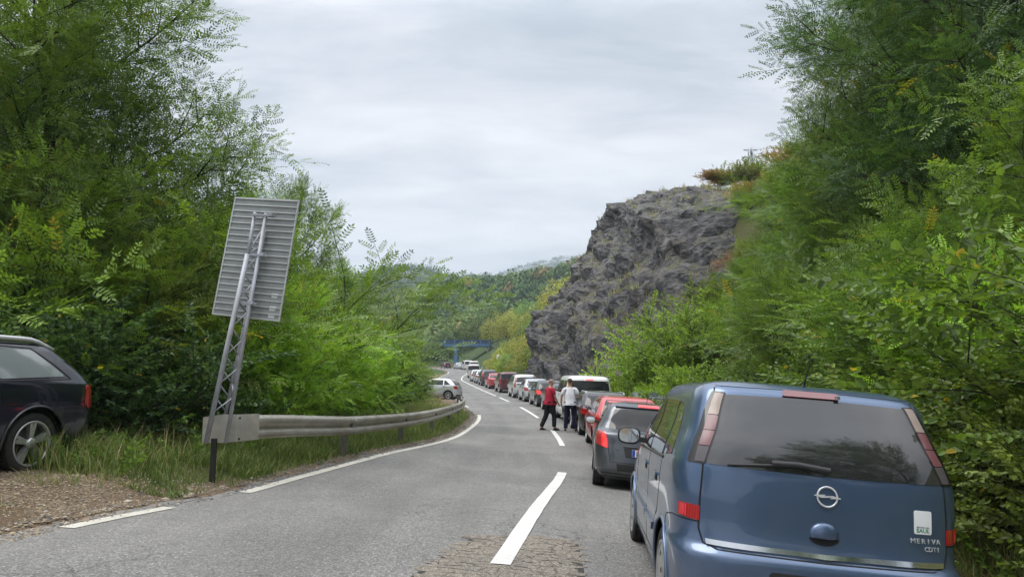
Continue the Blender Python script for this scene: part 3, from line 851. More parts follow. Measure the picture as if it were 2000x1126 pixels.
def tree(name, label, cat, H=9, tr=.13, limbs=16, base=.3, LL_=3.2, el=(15, 60), kind='pin', dens=1.0, subs=9, stems=0, sscale=1.0, up=.25, seed=1, flat=.75, group=None, sub_len=.38, trunk_name='trunk'):
    rd = random.Random(seed)
    tubes = []; pos = []; dr = []; scl = []
    mains = []
    if stems == 0:
        p = Vector((0, 0, -.3)); pts = [p.copy()]
        d = Vector((rd.uniform(-.1, .1), rd.uniform(-.1, .1), 1)).normalized()
        n = 8
        for i in range(n):
            d = (d + Vector((rd.uniform(-.13, .13), rd.uniform(-.13, .13), .1))).normalized()
            p = p + d * (H * .92 / n); pts.append(p.copy())
        tubes.append((pts, tr, tr * .18, 8))
        for i in range(limbs):
            f = base + (1 - base) * (i + rd.random()) / limbs
            k = f * n; a = int(min(k, n - 1)); st = pts[a].lerp(pts[a + 1], k - a)
            az = i * 2.4 + rd.uniform(-.4, .4)
            e = R(el[0] + (el[1] - el[0]) * ((f - base) / (1 - base)) + rd.uniform(-8, 8))
            sh = math.sin(math.pi * min(1, ((f - base) / (1 - base)) * .8 + .22)) ** .7
            L = LL_ * sh * rd.uniform(.75, 1.15) * (1 - .25 * f)
            mains.append((st, az, e, L, tr * (.5 - .32 * f)))
    else:
        for i in range(stems):
            az = i * 2.4 + rd.uniform(-.5, .5); e = R(rd.uniform(*el))
            a0 = rd.uniform(0, .3)
            mains.append((Vector((math.cos(az) * a0, math.sin(az) * a0, -.15)), az, e, H * rd.uniform(.66, .92), tr))
    for st, az, e, L, r in mains:
        d = Vector((math.cos(az) * math.cos(e), math.sin(az) * math.cos(e), math.sin(e)))
        n = 6; p = st.copy(); pts = [p.copy()]
        for i in range(n):
            d = (d + Vector((rd.uniform(-.16, .16), rd.uniform(-.16, .16), up * .3 + rd.uniform(-.08, .08)))).normalized()
            p = p + d * (L / n); pts.append(p.copy())
        tubes.append((pts, max(r, .012), .006, 5))
        ns = max(3, int(subs * L / 2.5))
        lo = .12 if stems == 0 else .05
        for s in range(ns):
            f = lo + (1 - lo) * (s + rd.random()) / ns
            k = f * n; a = int(min(k, n - 1)); sp = pts[a].lerp(pts[a + 1], k - a)
            ax = (pts[a + 1] - pts[a]).normalized()
            u, w = frame_of(ax); an = s * 2.4 + rd.uniform(-.5, .5)
            sd = (ax * .75 + u * math.cos(an) * .95 + w * math.sin(an) * .75 + Vector((0, 0, .12))).normalized()
            sl = L * sub_len * (1.15 - .65 * f) * rd.uniform(.7, 1.2) + .15
            q = sp.copy(); sq = [q.copy()]
            for i in range(3):
                sd = (sd + Vector((rd.uniform(-.15, .15), rd.uniform(-.15, .15), rd.uniform(-.10, .12)))).normalized()
                q = q + sd * (sl / 3); sq.append(q.copy())
            tubes.append((sq, max(r * .35, .008), .003, 3))
            m_ = max(2, int(sl / .21 * dens + rd.random()))
            for i in range(m_):
                g = (i + .6) / m_ if i < m_ - 1 else 1.0
                kk = g * 3; aa = int(min(kk, 2)); pp_ = sq[aa].lerp(sq[aa + 1], kk - aa)
                ax2 = (sq[aa + 1] - sq[aa]).normalized()
                an2 = rd.uniform(0, 6.28); u2, w2 = frame_of(ax2)
                if i == m_ - 1: dd = ax2
                else: dd = ax2 * .8 + u2 * math.cos(an2) * .9 + w2 * math.sin(an2) * .45
                pos.append(tuple(pp_)); dr.append(tuple(dd)); scl.append(sscale * rd.uniform(.55, 1.2))
        for g in (.45, .6, .75, .85, .92, .97, 1.0):
            kk = g * n; aa = int(min(kk, n - 1)); pp_ = pts[aa].lerp(pts[aa + 1], kk - aa)
            pos.append(tuple(pp_)); dr.append(tuple((pts[aa + 1] - pts[aa]).normalized() + Vector((rd.uniform(-.5, .5), rd.uniform(-.5, .5), 0)))); scl.append(sscale)
    V, A = place_sprays(kind, pos, dr, scl, flat)
    root = empty(name, label=label, cat=cat, group=group)
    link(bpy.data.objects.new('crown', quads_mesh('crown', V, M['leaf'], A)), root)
    link(bpy.data.objects.new(trunk_name, tubes_mesh(trunk_name, tubes, M['bark'])), root)
    return root
GL, GR = 'locust trees and bushes along the left verge', 'trees and bushes on the right bank'
robA = tree('locust_tree', 'tall open locust tree rising above the black estate car', 'tree', H=10, tr=.16, limbs=24, base=.24, LL_=4.5, el=(5, 60), subs=9, dens=1.15, seed=4, group=GL, sscale=1.25)
robB = tree('locust_tree', 'tall', 'tree', H=9, tr=.12, limbs=22, base=.2, LL_=3.0, el=(5, 60), subs=11, dens=1.2, seed=9, kind='pin', sscale=1.2)
robC = tree('locust_tree', 'tall', 'tree', H=11, tr=.17, limbs=22, base=.2, LL_=4.4, el=(0, 58), subs=9, dens=1.0, seed=21, kind='pin', sscale=1.35)
busA = tree('locust_bush', 'b', 'bush', H=3.2, tr=.022, stems=11, el=(48, 84), subs=12, dens=1.0, seed=3, kind='pinbig', sscale=1.12, flat=.35, sub_len=.34, trunk_name='stem')
busB = tree('locust_bush', 'b', 'bush', H=3.0, tr=.02, stems=13, el=(25, 82), subs=12, dens=1.05, seed=5, kind='pin', sscale=1.0, sub_len=.38, trunk_name='stem')
busC = tree('leafy_bush', 'b', 'bush', H=2.4, tr=.018, stems=16, el=(15, 80), subs=14, dens=1.35, seed=8, kind='oval', sscale=1.0, flat=.8, sub_len=.4, trunk_name='stem')
busD = tree('small_leaved_shrub', 'b', 'shrub', H=2.4, tr=.016, stems=17, el=(20, 84), subs=16, dens=1.5, seed=12, kind='small', sscale=1.05, flat=.9, sub_len=.36, trunk_name='stem')
PROTO = {'A': (robA, 10), 'B': (robB, 9), 'C': (robC, 11), 'a': (busA, 3.2), 'b': (busB, 2.9), 'c': (busC, 2.3), 'd': (busD, 2.4)}
used_proto = set()
def plant(k, x, y, h, rz, col, label, group, z=None, wide=1.0, cat=None):
    o, H0 = PROTO[k]
    s = h / H0
    zz_ = gz(x, y) if z is None else z
    if k in used_proto:
        r = dup(o, (x, y, zz_ - .05), (0, 0, rz), (s * wide, s * wide, s), col, label, group)
    else:
        used_proto.add(k); r = o
        r.location = (x, y, zz_ - .05); r.rotation_euler = (0, 0, rz); r.scale = (s * wide, s * wide, s); setcol(r, col); tag(r, label, None, group)
    if cat: r['category'] = cat
    return r
DK = (.11, .18, .042); MD = (.135, .225, .046); BR = (.24, .41, .06); YL = (.15, .20, .035); OL = (.14, .19, .045); DR = (.06, .12, .045)
# left side
LP = [
 ('A', -12.2, 16.8, 8.6, 2.9, DK, 'second tall locust tree, its crown merging with the first behind the black car', .95),
 ('B', -9.6, 12.9, 8.4, 3.6, DK, 'locust tree low in front of the tall trunk at left', 1.25),
 ('B', -6.2, 28.5, 6.3, .3, MD, 'locust tree in the dense mass between sign and bend', 1.1),
 ('b', -5.8, 33.5, 4.3, 1.4, MD, 'dome shaped locust bush closing the verge above the silver hatchback', .72),
 ('b', -6.4, 27.0, 3.9, 5.8, DK, 'dark locust bush low in the dense mass before the bend', .7),
 ('A', -8.7, 14.0, 10.6, .3, DK, 'tall open locust tree rising above the black estate car', 1.0),
 ('C', -13.5, 15.5, 10.5, 2.1, DK, 'tall locust tree at the left end of the verge behind the first', 1.0),
 ('B', -7.2, 24.5, 8.4, 1.2, DK, 'slender locust tree whose top shows just right of the leaning sign', .8),
 ('B', -8.6, 21.0, 7.6, 4.0, MD, 'locust tree hidden behind the leaning sign panel', 1.15),
 ('B', -7.6, 35.0, 5.0, 2.6, MD, 'locust tree at the bend where the left verge ends', .8),
 ('B', -10.5, 18.5, 7.2, .9, DK, 'low spreading locust tree between the tall tree and the sign', 1.3),
 ('B', -12.0, 12.6, 6.6, 5.2, DK, 'locust tree beside the frame edge above the black car roof', 1.3),
 ('b', -10.9, 10.6, 4.0, .2, DK, 'dark locust bush behind the bonnet of the black car', 1.2),
 ('b', -10.0, 12.6, 4.4, 1.7, MD, 'broad green locust bush right behind the black car roof', 1.1),
 ('b', -8.6, 13.0, 4.5, 3.1, MD, 'yellow flecked locust bush behind the tail of the black car', 1.15),
 ('b', -7.4, 13.6, 4.2, 4.6, OL, 'olive locust bush between the black car and the sign', 1.0),
 ('b', -7.6, 15.8, 3.6, 5.5, MD, 'locust bush close behind the sign post', .8),
 ('c', -8.7, 10.3, 2.3, .7, DR, 'dark leafy bush low behind the black car tail lamp', 1.25),
 ('c', -7.3, 10.5, 2.2, 2.7, DR, 'dark leafy bush over the rough grass', 1.25),
 ('c', -6.1, 10.9, 2.0, 4.0, DR, 'dark leafy bush left of the guard rail end', 1.25),
 ('c', -5.3, 12.0, 1.3, 1.1, DR, 'low leafy bush just behind the guard rail end', 1.2),
 ('a', -4.9, 13.8, 2.5, .4, BR, 'bright locust sapling clump behind the start of the guard rail', .85),
 ('a', -5.1, 16.8, 3.1, 2.4, BR, 'tallest bright green locust clump behind the middle of the rail', .85),
 ('a', -4.9, 19.6, 2.9, 3.9, BR, 'bright feathery locust clump behind the rail, right of the tallest', .8),
 ('a', -4.9, 22.6, 3.0, 5.3, BR, 'feathery locust clump towards the far end of the rail', .75),
 ('b', -7.8, 21.0, 3.3, 1.0, DK, 'dark locust bush rising behind the bright clumps', .8),
 ('b', -6.0, 25.8, 3.4, 2.9, MD, 'green locust bush near the far end of the rail', .75),
 ('a', -5.6, 28.6, 3.0, .9, BR, 'bright locust clump at the far end of the rail', .7),
 ('b', -7.6, 31.5, 3.6, 4.1, MD, 'tall locust bush at the bend, above the silver hatchback', .65),
 ('a', -6.2, 45.2, 2.5, 5.0, MD, 'last locust clump hiding the front of the silver hatchback', .9),
 ('c', -7.6, 17.0, 2.6, 2.2, DR, 'dark leafy bush in the shade behind the rail', 1.1),
 ('c', -7.6, 19.5, 2.8, 3.9, DR, 'dark leafy bush deeper behind the bright clumps', 1.1),
 ('c', -6.6, 24.5, 2.8, .6, DR, 'dark leafy bush behind the feathery clumps', 1.2),
 ('b', -8.0, 16.0, 5.0, 2.5, DK, 'dark locust bush filling the gap left of the sign', 1.3),
 ('b', -9.0, 26.0, 6.0, 2.0, DK, 'dark locust bush far back behind the slender tree', 1.4),
 ('b', -9.2, 31.0, 5.0, 3.3, DK, 'dark locust bush far back near the bend', 1.0),
]
for k, x, y, h, rz, col, lb, w in LP: plant(k, x, y, h, rz, col, lb, GL, wide=w)
MR = (.105, .19, .045)
RP = [
 ('A', 9.5, 16.2, 9.4, 2.7, DK, 'dense dark locust tree forming the left edge of the right hand trees', .85),
 ('A', 12.0, 19.5, 9.6, 4.4, DR, 'dense dark locust tree filling the bank behind the largest tree', .9),
 ('C', 10.1, 13.8, 10.6, .5, DR, 'largest locust tree leaning over the bank at the upper right', 1.12),
 ('C', 13.2, 10.5, 11.5, 3.3, DR, 'dark locust tree at the right frame edge', 1.0),
 ('A', 15.4, 19.0, 7.4, 1.5, DK, 'feathery locust tree halfway up the bank, behind the largest', 1.0),
 ('B', 8.9, 23.0, 4.7, 2.2, MR, 'locust tree beside the light shrub, its branches reaching left', 1.35),
 ('B', 13.0, 27.5, 5.2, 4.4, MR, 'locust tree in front of the right end of the rock', 1.2),
 ('B', 10.2, 16.5, 6.2, 5.4, MR, 'mid green locust tree above the roof of the blue minivan', 1.1),
 ('b', 9.4, 23.5, 2.8, .6, MR, 'locust bush behind the red car roof', 1.0),
 ('b', 8.2, 19.5, 3.0, 1.8, MR, 'locust bush left of the blue minivan roof', 1.15),
 ('b', 7.8, 16.0, 3.4, 3.0, DK, 'dark locust bush over the middle of the blue minivan roof', 1.15),
 ('b', 7.6, 13.0, 3.4, 4.2, DK, 'dark locust bush over the right of the minivan roof', 1.15),
 ('a', 6.4, 10.4, 3.0, 5.6, MR, 'feathery locust clump behind the minivan tail', 1.15),
 ('b', 8.3, 9.0, 3.5, .1, DK, 'dark locust bush at the right edge above the brambles', .95),
 ('c', 6.2, 12.6, 2.2, 1.3, DK, 'leafy bush on the bank foot behind the minivan', 1.3),
 ('c', 6.0, 9.4, 2.4, 2.5, DK, 'bramble bush rising behind the right tail lamp', 1.3),
 ('c', 5.3, 7.3, 2.1, 3.7, OL, 'yellowish bramble bush right of the minivan', 1.2),
 ('c', 4.9, 5.7, 1.5, 4.9, OL, 'low bramble bush beside the minivan bumper', 1.2),
 ('c', 5.9, 6.2, 2.6, .9, DK, 'bramble bush at the right frame edge', 1.2),
 ('a', 5.9, 8.0, 2.5, 2.8, BR, 'bright locust clump leaning in at the right edge', .95),
 ('c', 6.9, 16.5, 1.9, 6.0, DK, 'leafy bush on the bank foot beside the grey hatchback', 1.3),
 ('c', 6.9, 20.5, 1.8, 2.0, MR, 'leafy bush on the bank foot beside the red car', 1.3),
 ('d', 6.0, 31.5, 3.6, .4, (.24, .36, .07), 'light green small leaved shrub in front of the rock', .95),
 ('d', 8.3, 31.0, 3.6, 2.4, (.20, .30, .06), 'light green shrub right of the larger light shrub', 1.15),
 ('d', 5.9, 28.6, 1.9, 3.4, (.26, .40, .05), 'small lime green shrub above the red car roof', 1.1),
 ('d', 6.6, 25.2, 2.3, 5.0, (.20, .31, .055), 'light shrub between the lime shrub and the locust bush', 1.2),
 ('d', 5.0, 37.5, 2.0, 4.3, OL, 'olive shrub at the foot of the rock behind the white van', 1.1),
 ('a', 12.5, 31.5, 2.2, 1.1, MR, 'locust clump standing high on the rubble slope', 1.2),
 ('d', 10.8, 36.0, 2.4, 1.9, OL, 'olive shrub on the rubble slope below the rock face', 1.3),
 ('B', 10.9, 22.0, 6.6, 2.6, DK, 'dark locust tree high on the bank behind the feathery tree', 1.3),
 ('B', 9.3, 19.3, 6.2, .4, MR, 'middle locust tree on the bank, over the grey hatchback', 1.25),
 ('b', 11.2, 14.5, 4.6, 1.6, DR, 'dark locust bush deep in the shade of the largest tree', 1.0),
 ('b', 10.0, 11.5, 4.2, 4.6, DR, 'dark locust bush in the deepest shade at right', 1.0),
 ('b', 18.0, 33.0, 5.0, .6, DK, 'dark locust bush on the skyline right of the rock', 1.5),
 ('b', 12.6, 37.5, 2.0, .7, MR, 'locust bush at the lower right corner of the rock', 1.1),
 ('b', 14.2, 40.0, 1.8, 2.9, OL, 'olive locust bush against the right side of the rock', 1.2),
 ('d', 13.8, 42.0, 1.4, 1.9, (.28, .16, .08), 'rust coloured shrub against the right side of the rock', 1.3),
 ('b', 15.8, 41.5, 1.9, 5.1, MR, 'green locust bush beside the right side of the rock', 1.3),
 ('b', 17.0, 44.0, 1.9, 4.2, OL, 'olive locust bush high beside the rock', 1.3),
 ('d', 18.6, 46.5, 1.6, .4, (.32, .20, .08), 'brown autumn shrub on the skyline right of the rock', 1.5),
 ('b', 15.6, 46.0, 1.3, 3.0, MR, 'locust bush near the top right of the rock', 1.3),
 ('d', 16.4, 49.0, 1.2, 1.2, (.34, .22, .09), 'brown shrub near the top right of the rock', 1.5),
 ('b', 14.6, 35.5, 2.6, 1.4, DK, 'dark locust bush on the bank below the right side of the rock', 1.2),
 ('C', 5.0, -7.0, 9.5, 2.6, DR, 'locust tree standing behind the camera on the right bank', 1.0),
 ('C', -9.5, -9.0, 9.0, 1.1, DR, 'locust tree standing behind the camera on the left side', 1.0),
 ('C', 8.6, -5.0, 9.5, .9, DK, 'locust tree on the bank behind the camera', 1.0),
]
for k, x, y, h, rz, col, lb, w in RP: plant(k, x, y, h, rz, col, lb, GR, wide=w)

# autumn shrubs along the top of the rock
for i, (px_, y, h, col, lb) in enumerate([
    (16.2, 57, 1.3, (.27, .16, .08), 'red brown shrub on the rock top, leftmost'), (17.8, 58.5, 1.9, (.34, .24, .08), 'ochre shrub on the rock top'),
    (19.2, 57, 2.6, (.20, .23, .07), 'olive brown shrub on the rock top'), (21.0, 59, 2.0, (.32, .20, .08), 'orange shrub beside the lattice mast'),
    (22.8, 58, 2.8, (.22, .25, .07), 'yellowish shrub on the skyline'), (24.4, 56, 2.2, (.38, .18, .08), 'rusty orange shrub right of the lattice mast')]):
    zt = float(elev(y)) + 18.0
    plant('d', px_, y, h * .62, i * 1.1, col, lb, 'autumn shrubs on the rock top', z=max(gz(px_, y), zt - (px_ - 14) * .02) - .5, wide=2.0)
# trees on the slope beyond the rock
FT = 'trees on the slope beyond the rock'
rr = random.Random(5)
fc = [((.27, .29, .06), 'small yellow tree beyond the rock'), ((.17, .26, .055), 'green tree beyond the rock'), ((.11, .18, .045), 'dark green tree beyond the rock')]
spots = []
for y in range(78, 190, 7):
    for r_ in (6.0, 9.5, 14, 20, 27):
        yv_ = y + rr.uniform(-3, 3); tt_ = r_ + rr.uniform(-1.5, 1.5)
        if tt_ < (9.5 if yv_ < 150 else 12) and yv_ > 102: continue
        spots.append((float(cx(yv_)) + tt_, yv_))
def clump_template(n, seed, s0=.035, s1=.075, full=False):
    r = np.random.default_rng(seed)
    d = r.normal(size=(n, 3)); d /= np.linalg.norm(d, axis=1, keepdims=True)
    if not full: d[:, 2] = np.abs(d[:, 2]) * .95 - .15
    lob = .78 + (.34 if full else .22) * np.sin(d[:, 0] * 4 + seed) * np.sin(d[:, 1] * 5 + 1) + .1 * np.sin(d[:, 2] * 9)
    rad = lob * r.uniform(.55, 1.05, n) ** .5
    P = d * rad[:, None] * np.array([.5, .5, .62]) + np.array([0, 0, .48])
    a = r.normal(size=(n, 3)); a = a / np.linalg.norm(a, axis=1, keepdims=True)
    b = np.cross(a, d + .3 * r.normal(size=(n, 3))); b /= np.linalg.norm(b, axis=1, keepdims=True) + 1e-9
    s = r.uniform(s0, s1, n)[:, None]
    return np.stack([P - a * s, P + b * s * .7, P + a * s, P - b * s * .7], 1)
def far_tree(seed):
    root = empty('hillside_tree', cat='tree')
    V = clump_template(3200, seed, .011, .026, True); A = np.clip(np.random.default_rng(seed).beta(2, 2, len(V)), 0, .95)
    link(bpy.data.objects.new('crown', quads_mesh('crown', V, M['leaf'], A)), root)
    link(bpy.data.objects.new('trunk', tubes_mesh('trunk', [([Vector((0, 0, -.1)), Vector((.01, 0, .3)), Vector((0, .02, .7))], .02, .008, 6)], M['bark'])), root)
    return root
for k, sd in (('f', 2), ('g', 3), ('h', 7)): PROTO[k] = (far_tree(sd), 1.0)
for y in range(74, 102, 3):
    for r_ in (5.2, 7.0, 9.0): spots.append((float(cx(y)) + r_ + rr.uniform(-.5, .5), y + rr.uniform(-1, 1)))
for (x, y) in spots:
    c, lb = fc[0] if (y < 108 and rr.random() < .38) else rr.choice(fc)
    c = tuple(v * rr.uniform(.85, 1.15) for v in c)
    r_ = x - float(cx(y))
    lb += (' at the roadside' if r_ < 8 else (' partway up' if r_ < 17 else ' high up')) + (', near the road signs' if y < 112 else (', before the blue bridge' if y < 150 else ', behind the blue bridge'))
    low_ = r_ < 10 and y < 104
    plant(rr.choice('fgh'), x, y, rr.uniform(1.8, 3.6) if low_ else rr.uniform(4.0, 6.5), rr.uniform(0, 6), c, lb, FT, wide=1.25, cat='tree')
spots_lab = ['right of its column', 'far left', 'rightmost', 'second from the right', 'left of its column', 'leftmost']
for (x, y) in [(-21, 120), (-18.5, 96), (-19, 78), (-18, 66), (-17, 56), (-20, 104), (-25, 140), (-28, 150), (-25, 128), (-33, 170), (-14, 48), (-12, 196), (-20, 192), (-4, 190), (-9, 188), (-16, 186), (-30, 190)]:
    far_ = y > 180
    if far_: _n = spots_lab.pop(0)
    plant(rr.choice('fgh'), x, y, rr.uniform(7, 9) if far_ else rr.uniform(4, 6), rr.uniform(0, 6), (.08, .14, .045), ('dark green tree closing the view under the blue bridge, ' + _n) if far_ else 'green tree left of the far bend', 'trees behind the blue bridge' if far_ else 'trees left of the far bend', wide=1.2, cat='tree')

# ------------------------------------------------------------------ far woods (stuff)
def wood(name, pts, hts, cols, n, label, flat):
    Vs, Cs = [], []
    T = [clump_template(n, k, .044, .090) for k in range(5)]
    zs = zground(pts[:, 0], pts[:, 1])
    for k in range(5):
        sel = np.arange(len(pts)) % 5 == k
        h = hts[sel][:, None, None, None]
        w_ = rng.uniform(.75, 1.15, sel.sum())[:, None, None, None]
        V = T[k][None] * h * np.concatenate([w_, w_, np.ones_like(w_)], -1)
        V = V + np.stack([pts[sel, 0], pts[sel, 1], zs[sel] - .8], -1)[:, None, None, :]
        Vs.append(V.reshape(-1, 4, 3)); Cs.append(np.repeat(cols[sel], n))
    V = np.concatenate(Vs); A = np.concatenate(Cs)
    o = link(bpy.data.objects.new(name, quads_mesh(name, V, M['woodleaf'], A)))
    tag(o, label, 'woodland', kind='stuff'); return o
def woodleaf():
    m, t, b = newmat('far_foliage')
    at = N(t, 'ShaderNodeAttribute', attribute_name='v')
    c = ramp(t, at.outputs['Fac'], [(0, (.06, .11, .04)), (.25, (.10, .175, .05)), (.5, (.15, .235, .06)), (.68, (.22, .28, .065)), (.80, (.28, .26, .07)), (.88, (.34, .18, .07)), (1.0, (.30, .12, .08))])
    g = N(t, 'ShaderNodeNewGeometry').outputs['Position']
    t.links.new(mixc(t, ramp(t, noi(t, g, .5, 4, .6), [(.3, .5), (.7, 0.0)]), c, mixc(t, 1.0, c, (.5, .55, .6), 'MULTIPLY')), b.inputs['Base Color'])
    b.inputs['Roughness'].default_value = .75
    b.inputs['Specular IOR Level'].default_value = .2
    return m
M['woodleaf'] = woodleaf()
def ray_pts(n, d0, d1, u0, u1):
    y = rng.uniform(d0, d1, n); u = rng.uniform(u0, u1, n)
    return np.stack([u * y, y], -1)
def cc(n, pts, bias=0):
    v = .38 + .24 * vnoise(pts[:, 0], pts[:, 1], .03, 11) + rng.normal(0, .16, n) + bias
    v = np.where(rng.random(n) < .06, rng.uniform(.8, 1, n), v)
    return np.clip(v, 0, 1)
p_ = ray_pts(1500, 195, 345, -.27, .25); wood('hillside_woodland', p_, rng.uniform(5, 10, 1500), cc(1500, p_, .06), 150, 'mixed green and autumn woodland covering the hill beyond the bridge', 0)
p_ = ray_pts(900, 345, 470, -.27, .28); wood('hilltop_woodland', p_, rng.uniform(5, 9, 900), cc(900, p_), 50, 'woodland over the crest of the hill beyond the bridge', 0)
p_ = ray_pts(2600, 600, 800, -.3, .3); wood('ridge_woodland', p_, rng.uniform(6, 13, 2600), cc(2600, p_, -.15) * .6, 28, 'hazy woodland on the second ridge', 0)
p_ = ray_pts(3600, 1150, 1560, -.3, .3); wood('distant_woodland', p_, rng.uniform(8, 16, 3600), cc(3600, p_, -.15) * .6, 16, 'blue hazy woodland on the farthest ridge', 0)

# ------------------------------------------------------------------ grass (stuff)
def grass_mat():
    m, t, b = newmat('grass_blade')
    at = N(t, 'ShaderNodeAttribute', attribute_name='v')
    c = ramp(t, at.outputs['Fac'], [(0, (.08, .14, .025)), (.3, (.15, .23, .045)), (.5, (.25, .28, .07)), (.68, (.42, .36, .15)), (1, (.58, .49, .28))])
    t.links.new(c, b.inputs['Base Color']); b.inputs['Roughness'].default_value = .6
    tr = N(t, 'ShaderNodeBsdfTranslucent'); t.links.new(c, tr.inputs['Color'])
    mx = N(t, 'ShaderNodeMixShader'); mx.inputs[0].default_value = .3
    t.links.new(b.outputs[0], mx.inputs[1]); t.links.new(tr.outputs[0], mx.inputs[2])
    t.links.new(mx.outputs[0], t.nodes['Material Output'].inputs['Surface'])
    return m
M['grass'] = grass_mat()
def blades(name, pts, h, w, v, label, lean=.5):
    n = len(pts)
    zs = zground(pts[:, 0], pts[:, 1])
    az = rng.uniform(0, 6.28, n); ld = rng.uniform(0, 6.28, n); ln = rng.uniform(.1, 1, n) * lean * h
    b = np.stack([pts[:, 0], pts[:, 1], zs - .02], -1)
    s = np.stack([np.cos(az), np.sin(az), np.zeros(n)], -1) * w[:, None]
    l1 = np.stack([np.cos(ld) * ln * .3, np.sin(ld) * ln * .3, h * .55], -1)
    l2 = np.stack([np.cos(ld) * ln, np.sin(ld) * ln, h * .95], -1)
    q1 = np.stack([b - s, b + s, b + l1 + s * .75, b + l1 - s * .75], 1)
    q2 = np.stack([b + l1 - s * .75, b + l1 + s * .75, b + l2 + s * .1, b + l2 - s * .1], 1)
    o = link(bpy.data.objects.new(name, quads_mesh(name, np.concatenate([q1, q2]), M['grass'], np.concatenate([v, v]))))
    tag(o, label, 'grass', kind='stuff')
def band(n, y0, y1, l0, l1, pw=1.0, clump=True):
    y = y0 + (y1 - y0) * rng.random(n) ** pw
    l = rng.uniform(l0, l1, n)
    if clump:
        kx = vnoise(l * 1.0, y, 3.1, 21); keep = kx + rng.uniform(-.6, .6, n) > -.25; y, l = y[keep], l[keep]
    t = leftline(y) - .35 - l
    return np.stack([cx(y) + t, y], -1), l
p, l = band(46000, 8.0, 36, .05, 3.0, 1.5)
n = len(p); dry = vnoise(p[:, 0], p[:, 1], 1.2, 31) * .2
blades('verge_grass', p, rng.uniform(.08, .36, n) * (0.3 + .7 * np.clip(l, 0, 1.0)) * np.clip(1 + .9 * vnoise(p[:, 0], p[:, 1], 2.2, 4), .35, 2), rng.uniform(.003, .008, n), np.clip(rng.beta(2, 3.6, n) * .85 + dry, 0, 1), 'green and straw coloured rough grass under the guard rail', .8)
p, l = band(26000, 7.4, 12, 1.7, 6.5)
_k = ~((p[:, 1] < 8.9) & (p[:, 0] < -4.25)); p, l = p[_k], l[_k]
n = len(p); k = sst(8.6, 7.8, p[:, 1])
blades('dry_grass', p, rng.uniform(.06, .32, n), rng.uniform(.003, .008, n), np.clip(rng.beta(2, 2.2, n) + .12, 0, 1), 'tangled dry grass around the black estate car', 1.9)
p, l = band(12000, 36, 62, .8, 5)
n = len(p); blades('verge_grass', p, rng.uniform(.05, .25, n), rng.uniform(.008, .016, n), np.clip(rng.beta(2, 2.4, n), 0, 1), 'rough grass around the silver hatchback', .8)
def rband(n, y0, y1, r0, r1):
    y = rng.uniform(y0, y1, n); t = 4.0 + rng.uniform(r0, r1, n); return np.stack([cx(y) + t, y], -1)
p = rband(16000, 3.5, 14, .1, 3.5); n = len(p)
blades('bank_grass', p, rng.uniform(.08, .35, n), rng.uniform(.004, .009, n), rng.beta(2, 3.2, n), 'grass and weeds at the foot of the right bank', .9)
p = rband(18000, 14, 45, .1, 8); n = len(p)
blades('bank_grass', p, rng.uniform(.08, .35, n), rng.uniform(.008, .016, n), np.clip(rng.beta(2.4, 2.4, n) + .1, 0, 1), 'dry grass on the rubble slope below the rock', .9)
p, l = band(3200, 7.8, 30, .8, 4.0, 1.4); n = len(p)
blades('dry_stalks', p, rng.uniform(.30, .62, n), rng.uniform(.0025, .005, n), np.clip(rng.beta(3, 2, n), 0, 1), 'taller dry stalks standing in the verge grass', .45)
yb = rng.uniform(5.5, 8.3, 60); tb = -rng.uniform(4.3, 7.2, 60)
yb = np.repeat(yb, 24) + rng.normal(0, .07, 1440); tb = np.repeat(tb, 24) + rng.normal(0, .07, 1440); p = np.stack([cx(yb) + tb, yb], -1)
blades('gravel_tufts', p, rng.uniform(.03, .16, 1440), rng.uniform(.002, .005, 1440), rng.beta(2, 2.5, 1440), 'small grass tufts growing through the gravel pull-off', 1.2)
p, l = band(13000, 9.7, 32, .15, 1.1, 1.3, False); n = len(p)
blades('rail_grass', p, rng.uniform(.12, .34, n) * np.clip(.85 + .5 * vnoise(p[:, 0], p[:, 1], 2.6, 9), .4, 1.4) * (.45 + .55 * np.clip(l / .5, 0, 1)), rng.uniform(.004, .009, n), np.clip(rng.beta(2, 3.4, n) * .8, 0, 1), 'taller green grass growing round the guard rail posts', .9)
# dry grass tufts on the ledges of the rock
ii = rng.integers(20, ny - 30, 5000); jj = rng.integers(25, nv - 5, 5000)
pr = PR[ii, jj]
nrm = np.cross(PR[ii + 1, jj] - PR[ii - 1, jj], PR[ii, jj + 1] - PR[ii, jj - 1]); nrm /= np.linalg.norm(nrm, axis=1, keepdims=True)
nrm *= np.sign(-nrm[:, 0:1] + 1e-9)
ok = (np.abs(nrm[:, 2]) > .72) & (rng.random(5000) < .5) | (jj > nv * .77) | ((ii < 90) & (jj < 120) & (np.abs(nrm[:, 2]) > .5))
pr = pr[ok]
reps = 7
pr = np.repeat(pr, reps, 0) + rng.normal(0, .10, (len(pr) * reps, 3)) * [1, 1, .3]
n = len(pr); az = rng.uniform(0, 6.28, n); h = rng.uniform(.15, .5, n); w = rng.uniform(.012, .03, n)
s = np.stack([np.cos(az), np.sin(az), np.zeros(n)], -1) * w[:, None]
tip = np.stack([rng.normal(0, .12, n), rng.normal(0, .12, n), h], -1)
q = np.stack([pr - s, pr + s, pr + tip + s * .2, pr + tip - s * .2], 1)
tag(link(bpy.data.objects.new('ledge_grass', quads_mesh('ledge_grass', q, M['grass'], np.clip(rng.beta(3, 2, n) * .9, 0, 1)))), 'dry straw coloured grass on the ledges and top of the rock', 'grass', kind='stuff')
